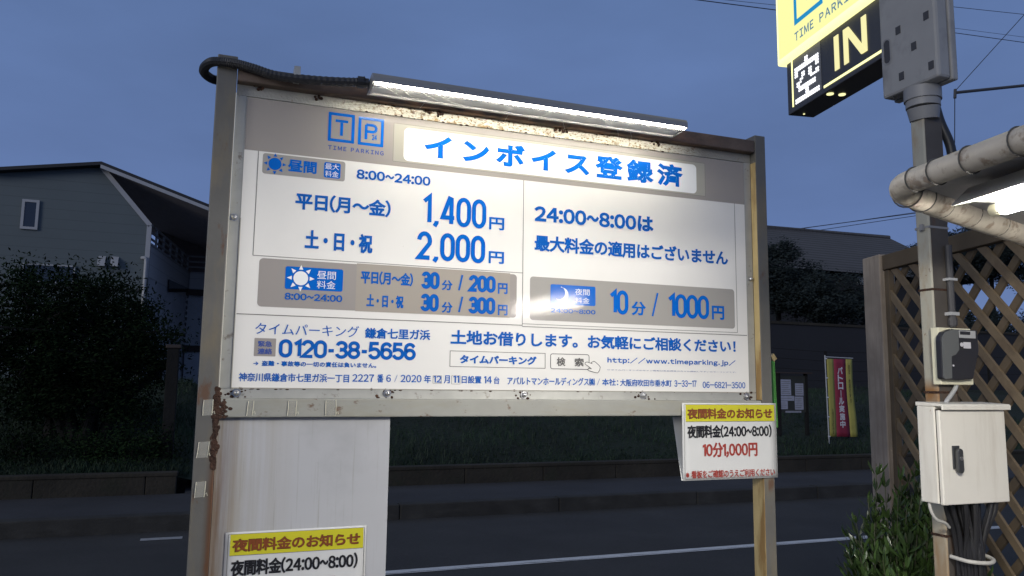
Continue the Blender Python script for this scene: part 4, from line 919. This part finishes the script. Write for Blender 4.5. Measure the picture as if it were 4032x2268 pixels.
# ------------------------------------------------------------------ trees
def tree(name, label, base, crown, nclump, nleaf, mleaf, trunks, lsize, group=None, fill=1.0, thick=.09):
    t = thing(name, label, 'tree', base, group); b0 = Vector(base); tr = MB(); lf = MB(); cl = []
    for (c, r) in crown:
        for k in range(int(nclump*r[0]*r[2])+1):
            for _ in range(40):
                v = Vector((random.uniform(-1, 1), random.uniform(-1, 1), random.uniform(-1, 1)))
                if .25 < v.length < 1: break
            cl.append(Vector(c)+Vector((v.x*r[0], v.y*r[1], v.z*r[2])))
    for (x, y, lean) in trunks:
        top = b0+Vector((x+lean[0], y+lean[1], lean[2])); P = spline([b0+Vector((x, y, -.1)), b0+Vector((x+lean[0]*.3, y+lean[1]*.3, lean[2]*.45)), top], 5)
        tr.tube(P, [thick*(1-.55*i/len(P)) for i in range(len(P))], 8)
        for c in random.sample(cl, min(len(cl), 9)):
            s = P[random.randint(3, len(P)-1)]
            if (c-s).length < 2.2: tr.tube(spline([s, s*.5+c*.5+Vector((0, 0, .08)), c], 4), [thick*.35*(1-.07*i) for i in range(9)], 5)
    for c in cl:
        cr_ = random.uniform(.16, .30)
        for k in range(nleaf):
            v = Vector((random.gauss(0, 1), random.gauss(0, 1), random.gauss(0, .8)))*cr_*.55; p = c+v
            d = Vector((random.gauss(0, 1), random.gauss(0, 1), random.gauss(.3, .8))).normalized(); s = d.orthogonal().normalized()
            l = lsize*random.uniform(.6, 1.3); w = l*.42
            lf.poly([p, p+d*l*.5+s*w*.5, p+d*l, p+d*l*.5-s*w*.5])
    obj('crown', lf, mleaf, t); obj('trunk', tr, m_bark, t); return t
Yt = 9.6
def cpx(px, py, y=Yt): return atY(px, py, y)
crown = []
for px, py, rx, rz in ((300, 1230, .75, .42), (520, 1285, .52, .38), (120, 1290, .6, .38), (600, 1340, .38, .40), (400, 1390, .75, .36), (200, 1400, .40, .28), (-40, 1330, .50, .30), (560, 1460, .42, .22), (290, 1140, .75, .20), (60, 1120, .22, .30), (400, 1110, .28, .10), (-60, 1460, .30, .22), (280, 1470, .6, .22), (130, 1490, .35, .2), (430, 1500, .3, .15), (330, 1580, .75, .22), (180, 1600, .5, .2), (470, 1610, .45, .14), (60, 1560, .35, .2)):
    crown.append((cpx(px, py), (rx, .7, rz)))
tb = atY(330, 1790, Yt); tb.z = bz(tb.x, Yt)
tree('broad_tree', 'broad dark round tree with leaning stems in front of the pale house', tuple(tb), crown, 190, 90, m_leafd,
     [(-.10, 0, (-.55, .1, 1.1)), (.05, .05, (.1, 0, 1.35)), (.15, 0, (.9, .1, 1.15)), (-.02, -.08, (.45, -.1, 1.2)), (-.2, .1, (-.9, 0, 1.2)), (-.45, .2, (-.05, .1, 1.5))], .058)
lowc = [(atY(px, py, 8.9), (rx, .25, rz)) for px, py, rx, rz in ((60, 1800, .35, .16), (330, 1800, .40, .15), (520, 1790, .35, .16), (650, 1760, .20, .15))]
for i, (c, r) in enumerate(lowc):
    b = Vector((c.x, c.y, bz(c.x, c.y)))
    tree('low_shrub', ('low dark shrub at the left photo edge on the planter', 'low shrub at the foot of the broad tree stems', 'low shrub on the planter between the tree and the dark gatepost', 'small shrub beside the end of the planter wall')[i], tuple(b), [(Vector((c.x, c.y, b.z+r[2])), r)], 420, 50, m_leafm if i in (1, 2) else m_leafd, [(0, 0, (.02, .02, r[2]*1.4))], .05, 'low shrubs on the planter', thick=.02)
# gatepost, dark
gq0 = atY(672, 1390, 9.0); gq1 = atY(655, 1790, 9.0)
gpz = bz(gq1.x, 9.0)
gp_ = thing('gatepost', 'dark square gatepost at the end of the planter beside the left sign post', 'post', (gq1.x, 9.0, gpz-.1))
obj('shaft', MB().box(gq1.x-.07, gq1.x+.08, 8.95, 9.10, gpz-.1, atY(690, 1372, 9.0).z), m_bark, gp_, bevel=.01)
obj('cap', MB().box(gq1.x-.09, gq1.x+.10, 8.93, 9.12, atY(690, 1372, 9.0).z+.0005, atY(690, 1372, 9.0).z+.05), m_beam, gp_, bevel=.01)

# ------------------------------------------------------------------ house at the left
HY = 17.0
hs_ = thing('pale_house', 'pale sided house with a slanting dark roof and railed balcony at the left', 'house', (atY(300, 1500, HY).x, HY, 0))
G = lambda px, py, y=HY: atY(px, py, y)
xc = G(591, 960).x
w = [G(-900, 720), G(0, 676), G(400, 655), G(591, 889)]
w = [Vector((-16, HY, G(0, 676).z-.15)), G(0, 676), G(398, 657), Vector((xc, HY, G(591, 889).z)), Vector((xc, HY, .3)), Vector((-16, HY, .3))]
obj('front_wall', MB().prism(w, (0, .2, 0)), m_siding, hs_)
HS = Vector((math.sin(rad(8)), math.cos(rad(8)), 0)); H0 = Vector((xc, HY, 0))
def onside(px, py):                             # point of a pixel on the skewed side face of the house
    d = ray(px, py); n = Vector((HS.y, -HS.x, 0)); return CAM+d*((H0-CAM).dot(n)/d.dot(n))
q1 = onside(748, 1063); dp = q1.y; xd = q1.x; SD = Vector((xd-xc, dp-HY, 0))
zpt = (G(588, 976).z+q1.z)/2; zpb = (G(580, 1138).z+onside(748, 1137).z)/2
def sidebox(mb, o, t0, t1, w0, w1, z0, z1):     # box along the side face, w = offset towards +x
    P = [H0+SD*t0+Vector((w0, o, 0)), H0+SD*t1+Vector((w0, o, 0)), H0+SD*t1+Vector((w1, o, 0)), H0+SD*t0+Vector((w1, o, 0))]
    return mb.prism([p+Vector((0, 0, z0)) for p in P], (0, 0, z1-z0))
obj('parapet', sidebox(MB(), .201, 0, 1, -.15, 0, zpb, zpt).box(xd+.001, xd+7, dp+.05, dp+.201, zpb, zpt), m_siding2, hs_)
obj('parapet_cap', sidebox(MB(), .2, 0, 1, -.17, .02, zpt+.0005, zpt+.05).box(xd+.021, xd+7, dp+.03, dp+.22, zpt+.0005, zpt+.05), m_trim, hs_)
zrt = (G(592, 892).z+onside(751, 990).z)/2; rl_ = MB(); n_ = 6
for k in range(n_+1): sidebox(rl_, .2, k/n_*.98+.005, k/n_*.98+.013, -.10, -.05, zpt+.05, zrt)
for f in (.33, .66, 1): z = zpt+.05+(zrt-zpt-.05)*f; sidebox(rl_, .2, .0, 1, -.097, -.055, z-.02, z+.02).box(xd-.05, xd+7, dp+.1, dp+.145, z-.02, z+.02)
for k in range(1, 9): rl_.box(xd+k*.8-.02, xd+k*.8+.02, dp+.10, dp+.14, zpt+.05, zrt)
obj('balcony_railing', rl_, m_trim, hs_)
yb = dp+1.2; m_soffit2 = M('grey_brown_rear_wall', (.20, .17, .17), .8, var=.1)
obj('rear_wall', MB().box(xc-.3, xc+9, yb, yb+.2, .3, G(400, 640).z+.2), m_soffit2, hs_)
obj('lower_wall', sidebox(MB(), .201, 0, 1, -.15, -.01, .3, zpb-.002).box(xd+.001, xd+9, dp-.12, dp+.02, .3, zpb-.002), m_render, hs_)
obj('dark_opening', MB().prism([onside(663, 1100), onside(750, 1140), onside(750, 1150), onside(663, 1150)], (.02, 0, 0)), m_glass, hs_)
# roof: rake in front, dark slab with pale fascia
ry = HY-.25
r0, r1, r2 = G(-40, 672, ry), G(398, 648, ry), G(836, 822, ry); sl_ = (r2.z-r1.z)/(r2.x-r1.x)
far = Vector((r2.x+5, ry, r2.z+sl_*5)); L0 = Vector((-16, ry, r0.z-.12))
th = Vector((0, 0, .075))
obj('roof', MB().prism([L0, r0, r1, far, far+th, r1+th, r0+th, L0+th], (0, yb-ry+1.5, 0)), m_roofd, hs_)
m_soffit = M('grey_brown_soffit', (.34, .30, .30), .8, var=.1)
obj('soffit', MB().prism([r1-Vector((0, 0, .02)), far-Vector((0, 0, .02)), far-Vector((0, 0, .004)), r1-Vector((0, 0, .004))], (0, yb-ry+1.4, 0)), m_soffit, hs_)
obj('fascia', MB().prism([r1-Vector((0, 0, .09)), far-Vector((0, 0, .09)), far-Vector((0, 0, .01)), r1-Vector((0, 0, .01))], (0, -.06, 0)), m_trim, hs_)
a_, b_ = G(400, 657), G(592, 889); d_ = (b_-a_).normalized(); n_ = Vector((-d_.z, 0, d_.x))*.05
obj('corner_trim', MB().prism([a_-n_+Vector((0, -.03, 0)), b_-n_+Vector((0, -.03, 0)), b_+n_+Vector((0, -.03, 0)), a_+n_+Vector((0, -.03, 0))], (0, .06, 0)).box(xc-.09, xc+.01, HY-.03, HY+.03, zpt-.8, G(591, 889).z), m_trim, hs_)
def window(q0, q1, fw, name='window'):
    A, B = G(*q0), G(*q1); x0, x1, z0, z1 = A.x, B.x, B.z, A.z
    f = obj(name, MB().box(x0, x1, HY-.05, HY-.002, z0, z0+fw).box(x0, x1, HY-.05, HY-.002, z1-fw, z1).box(x0, x0+fw, HY-.05, HY-.002, z0+fw, z1-fw).box(x1-fw, x1, HY-.05, HY-.002, z0+fw, z1-fw), m_trim, hs_)
    obj('pane', MB().box(x0+fw, x1-fw, HY-.03, HY-.003, z0+fw, z1-fw), m_glass, f)
window((90, 785), (148, 906), .055); window((90, 1036), (292, 1120), .03)
for px, py in ((402, 1029), (453, 1031)):
    c = G(px, py); obj('vent_hood', MB().prism([(c.x-.075, HY-.001, c.z-.12), (c.x-.075, HY-.16, c.z-.12), (c.x-.075, HY-.13, c.z+.02), (c.x-.075, HY-.001, c.z+.12)], (.15, 0, 0)), m_trim, hs_)
a_, b_ = G(558, 1017), G(571, 1100)
obj('downpipe', MB().tube(spline([Vector((a_.x, HY-.03, a_.z)), Vector((a_.x+.07, HY-.07, a_.z)), Vector((b_.x, HY-.07, a_.z-.08)), Vector((b_.x, HY-.07, a_.z-.6)), Vector((b_.x, HY-.07, .4))], 4), .04, 8), m_trim, hs_)
obj('base_board', MB().box(-16, xc+.02, HY-.06, HY-.003, G(30, 1124).z, G(30, 1115).z), m_roofd, hs_)
for py in (1150, 1372):
    zc = G(720, py, dp-.13).z; obj('beam', MB().box(xd-2.6, xd+6, dp-.22, dp-.121, zc-.09, zc+.09), m_beam, hs_)
zs0, zs1 = G(760, 1345, dp-.14).z, G(760, 1235, dp-.14).z; xs = G(748, 1280, dp-.14).x
sg = thing('shop_board', 'pale board with a dark letter half hidden behind the left sign post', 'sign', (xs, dp-.14, zs0))
SBP = Plane((0, dp-.140, 0), (1, 0, 0), (0, -1, 0))
obj('board', MB().box(xs-.02, xs+2.2, dp-.139, dp-.1215, zs0, zs1), m_render, sg)
mb = MB(); q0 = SBP.uv(*zm(600, 1000, 2.069)(365, 580)); q1 = SBP.uv(*zm(600, 1000, 2.069)(402, 512)); text_into(mb, SBP, 't', (q0[0], q0[1], q1[0], q1[1]), .006, .004); obj('lettering', mb, m_black, sg)
# diamond mesh on the pale wall above the letter board
mb = MB(); mx0, mx1, mz0, mz1 = G(722, 1200, dp-.16).x, G(722, 1200, dp-.16).x+2, G(740, 1365, dp-.16).z, G(740, 1160, dp-.16).z
MPl = Plane((0, dp-.165, 0), (1, 0, 0), (0, -1, 0))
for k in range(-30, 40):
    for sgn in (1, -1):
        c = mx0+k*.16; pl = clip([(c, mz0), (c+.03, mz0), (c+.03+sgn*2, mz0+2), (c+sgn*2, mz0+2)], mx0, mx1, mz0, mz1)
        if pl: mb.poly([MPl.pt(u, v, .002*sgn) for u, v in pl])
ms = thing('mesh_fence', 'pale diamond mesh fence beside the left sign post', 'fence', (mx0, dp-.16, 0)); obj('mesh', mb, m_metal, ms)
obj('fence_post', MB().box(mx0-.04, mx0, dp-.19, dp-.15, .3, mz1+.05), m_metal, ms)

# ------------------------------------------------------------------ right background: house roof, trees, dark wall
BY = 24.0
bh_ = thing('tiled_house', 'dark house with a low grey tiled roof beyond the right sign post', 'house', (16, BY+3, 0))
e0, e1 = G(2700, 1075, BY), G(3640, 1050, BY)
k0, k1 = G(2600, 952, BY+4), G(3505, 908, BY+4)
ez = G(3300, 1068, BY).z; kz = (G(3100, 928, BY+4).z+G(3505, 908, BY+4).z)/2
ex0, ex1 = e0.x-6, G(3860, 1045, BY).x; kx1 = G(3500, 908, BY+4).x; kx0 = G(3130, 935, BY+4).x
rf = MB().poly([(ex0, BY, ez), (ex1, BY, ez), (kx1, BY+4, kz), (kx0-2.5, BY+4, kz-.12)]).poly([(ex1, BY, ez), (ex1, BY+8, ez), (kx1, BY+4, kz)]).poly([(ex0, BY, ez), (kx0-2.5, BY+4, kz-.12), (ex0, BY+8, ez)]).poly([(ex0, BY+8, ez), (kx0-2.5, BY+4, kz-.12), (kx1, BY+4, kz), (ex1, BY+8, ez)])
obj('roof', rf, m_tile, bh_)
rg = MB(); n_ = 34
for k in range(n_):
    t = k/n_; p = Vector((kx0-2.5, BY+4, kz-.10)).lerp(Vector((kx1, BY+4, kz+.02)), t); q = Vector((kx0-2.5, BY+4, kz-.10)).lerp(Vector((kx1, BY+4, kz+.02)), t+1/n_*.93); rg.tube([p, q], .11, 8)
obj('ridge_tiles', rg, m_tile, bh_)
obj('wall', MB().box(ex0+.5, ex1-.5, BY+.6, BY+7.4, 0, ez-.02), m_dwall, bh_)
obj('window', MB().box(G(3380, 1105, BY+.5).x, G(3430, 1105, BY+.5).x, BY+.55, BY+.599, G(3400, 1120, BY+.5).z, G(3400, 1090, BY+.5).z), m_render, bh_)
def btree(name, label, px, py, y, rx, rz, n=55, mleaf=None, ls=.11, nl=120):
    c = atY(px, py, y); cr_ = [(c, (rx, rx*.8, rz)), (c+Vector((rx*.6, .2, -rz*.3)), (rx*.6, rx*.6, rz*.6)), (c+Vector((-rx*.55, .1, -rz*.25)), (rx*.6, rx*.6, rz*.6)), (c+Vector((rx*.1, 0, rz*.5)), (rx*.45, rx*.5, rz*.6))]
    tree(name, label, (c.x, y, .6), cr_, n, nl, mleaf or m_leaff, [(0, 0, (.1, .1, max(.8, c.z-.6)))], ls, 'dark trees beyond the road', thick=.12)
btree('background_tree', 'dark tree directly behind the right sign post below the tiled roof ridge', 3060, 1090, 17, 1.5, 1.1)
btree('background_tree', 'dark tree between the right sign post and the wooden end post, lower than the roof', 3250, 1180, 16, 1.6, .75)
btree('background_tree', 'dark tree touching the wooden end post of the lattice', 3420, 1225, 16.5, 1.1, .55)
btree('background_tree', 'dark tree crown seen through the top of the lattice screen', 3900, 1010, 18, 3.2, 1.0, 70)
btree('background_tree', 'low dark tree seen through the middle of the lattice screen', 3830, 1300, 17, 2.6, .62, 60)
WY = 14.6
dz0 = (G(3035, 1264, WY).z+G(3430, 1288, WY).z)/2
dw = thing('dark_fence_wall', 'dark navy boundary wall behind the notice board and patrol banner', 'wall', (14, WY, 0))
wx0 = 1.4
obj('wall_face', MB().box(wx0, 40, WY, WY+.2, .3, dz0-.05), m_dwall, dw); obj('coping', MB().box(wx0-.03, 40, WY-.04, WY+.24, dz0-.0495, dz0+.02), m_wallc, dw)
# hedge-like dark mass behind sign foot and a slim fence on the bank
sf = thing('wire_fence', 'slim dark wire fence along the top of the grass bank seen under the price board', 'fence', (4, 13.2, 1.2)); mb = MB(); mw = MB()
for k in range(12): x = 1.0+k*1.9; mb = MB(); mb.box(x-.025, x+.025, 13.17, 13.22, bz(x, 13.2)-.1, bz(x, 13.2)+1.0); obj('fence_post', mb, m_bark, sf)
for z in (.25, .5, .75, .98): mw.tube([(1.0+k*1.9, 13.195, bz(1.0+k*1.9, 13.2)+z) for k in range(12)], .006, 5)
obj('wires', mw, m_bark, sf)

# notice board
NY = 9.4
nq = atY(3075, 1483, NY); nq2 = atY(3172, 1618, NY); nzb = bz(nq.x, NY)
nbd = thing('notice_board', 'dark roofed community notice board with pale papers on the grass bank', 'notice board', ((nq.x+nq2.x)/2, NY, nzb))
obj('panel', MB().box(nq.x-.02, nq2.x+.01, NY, NY+.05, nq2.z-.03, nq.z+.02), m_cork, nbd)
for x in (nq.x-.05, nq2.x+.04): obj('post', MB().box(x-.025, x+.025, NY-.01, NY+.05, nzb-.2, nq.z+.06), m_bark, nbd)
obj('roof_board', MB().box(nq.x-.12, nq2.x+.12, NY-.08, NY+.10, nq.z+.0605, nq.z+.085), m_beam, nbd)
zQ = zm(3050, 1380, 2.337); BP_ = Plane((0, NY-.002, 0), (1, 0, 0), (0, -1, 0))
for lb, rt in (((58, 412), (148, 268)), ((190, 415), (263, 303)), ((52, 540), (120, 465)), ((56, 462), (178, 418)), ((187, 545), (263, 424)), ((100, 572), (245, 556))):
    mb = MB(); b = bx(BP_, zQ, lb, rt); rbox(BP_, b, 0, .002, mb); pap = obj('paper', mb, m_poster, nbd); mb = MB()
    n_ = max(2, int((b[3]-b[1])/.035))
    for k in range(1, n_): v = b[1]+(b[3]-b[1])*k/n_; seg(BP_, (b[0]+.015, v), (b[2]-random.uniform(.015, .06), v), .008, .004, mb)
    obj('print', mb, m_seam, pap)
# patrol banner
VY = 9.0
bt = atY(3248, 1405, VY); bb = atY(3266, 1765, VY)
ban = thing('patrol_banner', 'yellow and red upright cloth banner with white lettering on the grass bank', 'banner', (bb.x, VY, bz(bb.x, VY)-.1))
obj('pole', MB().tube([Vector((bb.x, VY, bz(bb.x, VY)-.2)), bt+Vector((0, 0, .03))], .011, 8), m_metal, ban)
tr_ = atY(3358, 1411, VY); obj('top_arm', MB().tube([bt, tr_], .009, 8), m_metal, ban)
BP2 = Plane((0, VY-.004, 0), (1, 0, 0), (0, -1, 0))
tl_, trr = BP2.uv(*zQ(478, 76)), BP2.uv(*zQ(713, 82)); bl_, brr = BP2.uv(*zQ(508, 792)), BP2.uv(*zQ(762, 795))
def bl(s, t):                                   # point on the sagging cloth
    e_ = .012*math.sin(s*5+t*3)*t
    l = Vector(tl_).lerp(Vector(bl_), t); r = Vector(trr).lerp(Vector(brr), t)
    if t < .75: r.x -= .035*math.sin(math.pi*t/.75)*.6
    p = l.lerp(r, s); return p, e_
def strip(s0, s1, mat, nm):
    mb = MB(); n = 16; m_ = 3
    for j in range(n+1):
        for i in range(m_+1): p, e_ = bl(s0+(s1-s0)*i/m_, j/n); mb.v.append(BP2.pt(p.x, p.y, e_))
    for j in range(n):
        for i in range(m_): a = j*(m_+1)+i; mb.f.append((a, a+1, a+m_+2, a+m_+1))
    o = obj(nm, mb, mat, ban, smooth=True); sm2 = o.modifiers.new('thick', 'SOLIDIFY'); sm2.thickness = .002; sm2.offset = -1
strip(0, .262, m_byel, 'yellow_side_strip'); strip(.262, .74, m_bred, 'red_centre'); strip(.74, 1, m_byel, 'yellow_side_strip')
def vtext(mb, s, smid, w, t0, t1, bold, hh):
    n = len(s)
    for k, ch in enumerate(s):
        ta = t0+(t1-t0)*(k+.04)/n; tb_ = t0+(t1-t0)*(k+.96)/n
        c, e_ = bl(smid, (ta+tb_)/2); hgt = abs(bl(smid, ta)[0].y-bl(smid, tb_)[0].y)
        if ch == 'ー': text_into(mb, BP2, '｜', (c.x-w*.06, c.y-hgt/2, c.x+w*.06, c.y+hgt/2), bold, e_+hh)
        elif ch == '・': text_into(mb, BP2, ch, (c.x-w*.12, c.y-w*.12, c.x+w*.12, c.y+w*.12), 0, e_+hh)
        else: text_into(mb, BP2, ch, (c.x-w/2, c.y-hgt/2, c.x+w/2, c.y+hgt/2), bold, e_+hh)
mb = MB(); vtext(mb, 'パトロール実施中', .50, .122, .10, .89, .003, .006); obj('white_lettering', mb, m_bwhite, ban)
mb = MB(); vtext(mb, '防犯・地震の安全', .87, .040, .07, .56, .0, .006); vtext(mb, '七里ガ浜町内会', .14, .036, .64, .97, .0, .006); obj('small_lettering', mb, m_black, ban)
for k in (0, .25, .5, .75, 1): p, e_ = bl(0, k); obj('loop_tab', MB().box(p.x-.045, p.x+.004, VY-.016, VY-.011, ZB*0+p.y-.008, p.y+.012), m_bwhite, ban)

# ------------------------------------------------------------------ overhead wires
def wire(label, pts, y, r, y1=None, n=10, sag=0):
    A = atY(*pts[0], y); B = atY(*pts[1], y1 or y); A2 = A+(A-B)*1.2; P = []
    P = [A2.lerp(B+(B-A)*1.2, k/24) for k in range(25)]
    t = tag(obj('overhead_wire', MB().tube(P, r, 6), m_wire), label, 'wire', 'overhead wires'); return t
zW = zm(2900, 0, 2.07)
wire('thick overhead wire running behind the lit sign, lowest at the top of the photo', (zW(0, 40), zW(370, 88)), 26, .022)
wire('thin faint wire just above the thick one, left of the lit sign', (zW(0, 8), zW(365, 46)), 27, .011)
wire('overhead wire right of the grey control box, topmost there', (zW(1670, 45), zW(2343, 117)), 24, .014)
wire('faint upper wire of the close pair right of the control box', (zW(1690, 218), zW(2343, 302)), 26, .010)
wire('lower darker wire of the close pair right of the control box', (zW(1690, 255), zW(2343, 346)), 25, .018)
zV = zm(3000, 600, 1.6105)
for nm, a, b, r in (('upper distant cable with small clips above the tiled roof', (40, 510), (955, 388), .028), ('second distant cable close under the uppermost one above the tiled roof', (40, 514), (955, 383), .016), ('lowest distant cable just above the tiled roof', (240, 512), (955, 405), .022)):
    o = wire(nm, (zV(*a), zV(*b)), 40, r)
zX = zm(3400, 450, 2.9)
ga, gb2, gc = atY(*zW(2343, 122), 9), atY(*zW(1785, 738), 9), atY(*zW(1777, 1500), 9)
arm = thing('street_arm', 'horizontal grey arm with a stay wire and a hanging line right of the pole', 'pole', (gb2.x, 9, 0))
aR = atY(*zW(2900, 640), 9); aL = atY(*zW(1785, 755), 9)
obj('arm', MB().tube([aL, aR], .033, 8), m_recess, arm); obj('stay_wire', MB().tube([gb2, gb2+(ga-gb2)*1.6], .008, 5), m_cable, arm)
obj('end_fitting', MB().tube([atY(*zW(1783, 728), 9), atY(*zW(1780, 800), 9)], .030, 8), m_recess, arm); obj('hanging_line', MB().tube([atY(*zW(1779, 800), 9), gc], .009, 5), m_cable, arm)
pbx = aR.x; obj('pole', MB().tube([Vector((pbx, 9, 0)), Vector((pbx, 9, aR.z+1.5))], .09, 10), m_recess, arm)
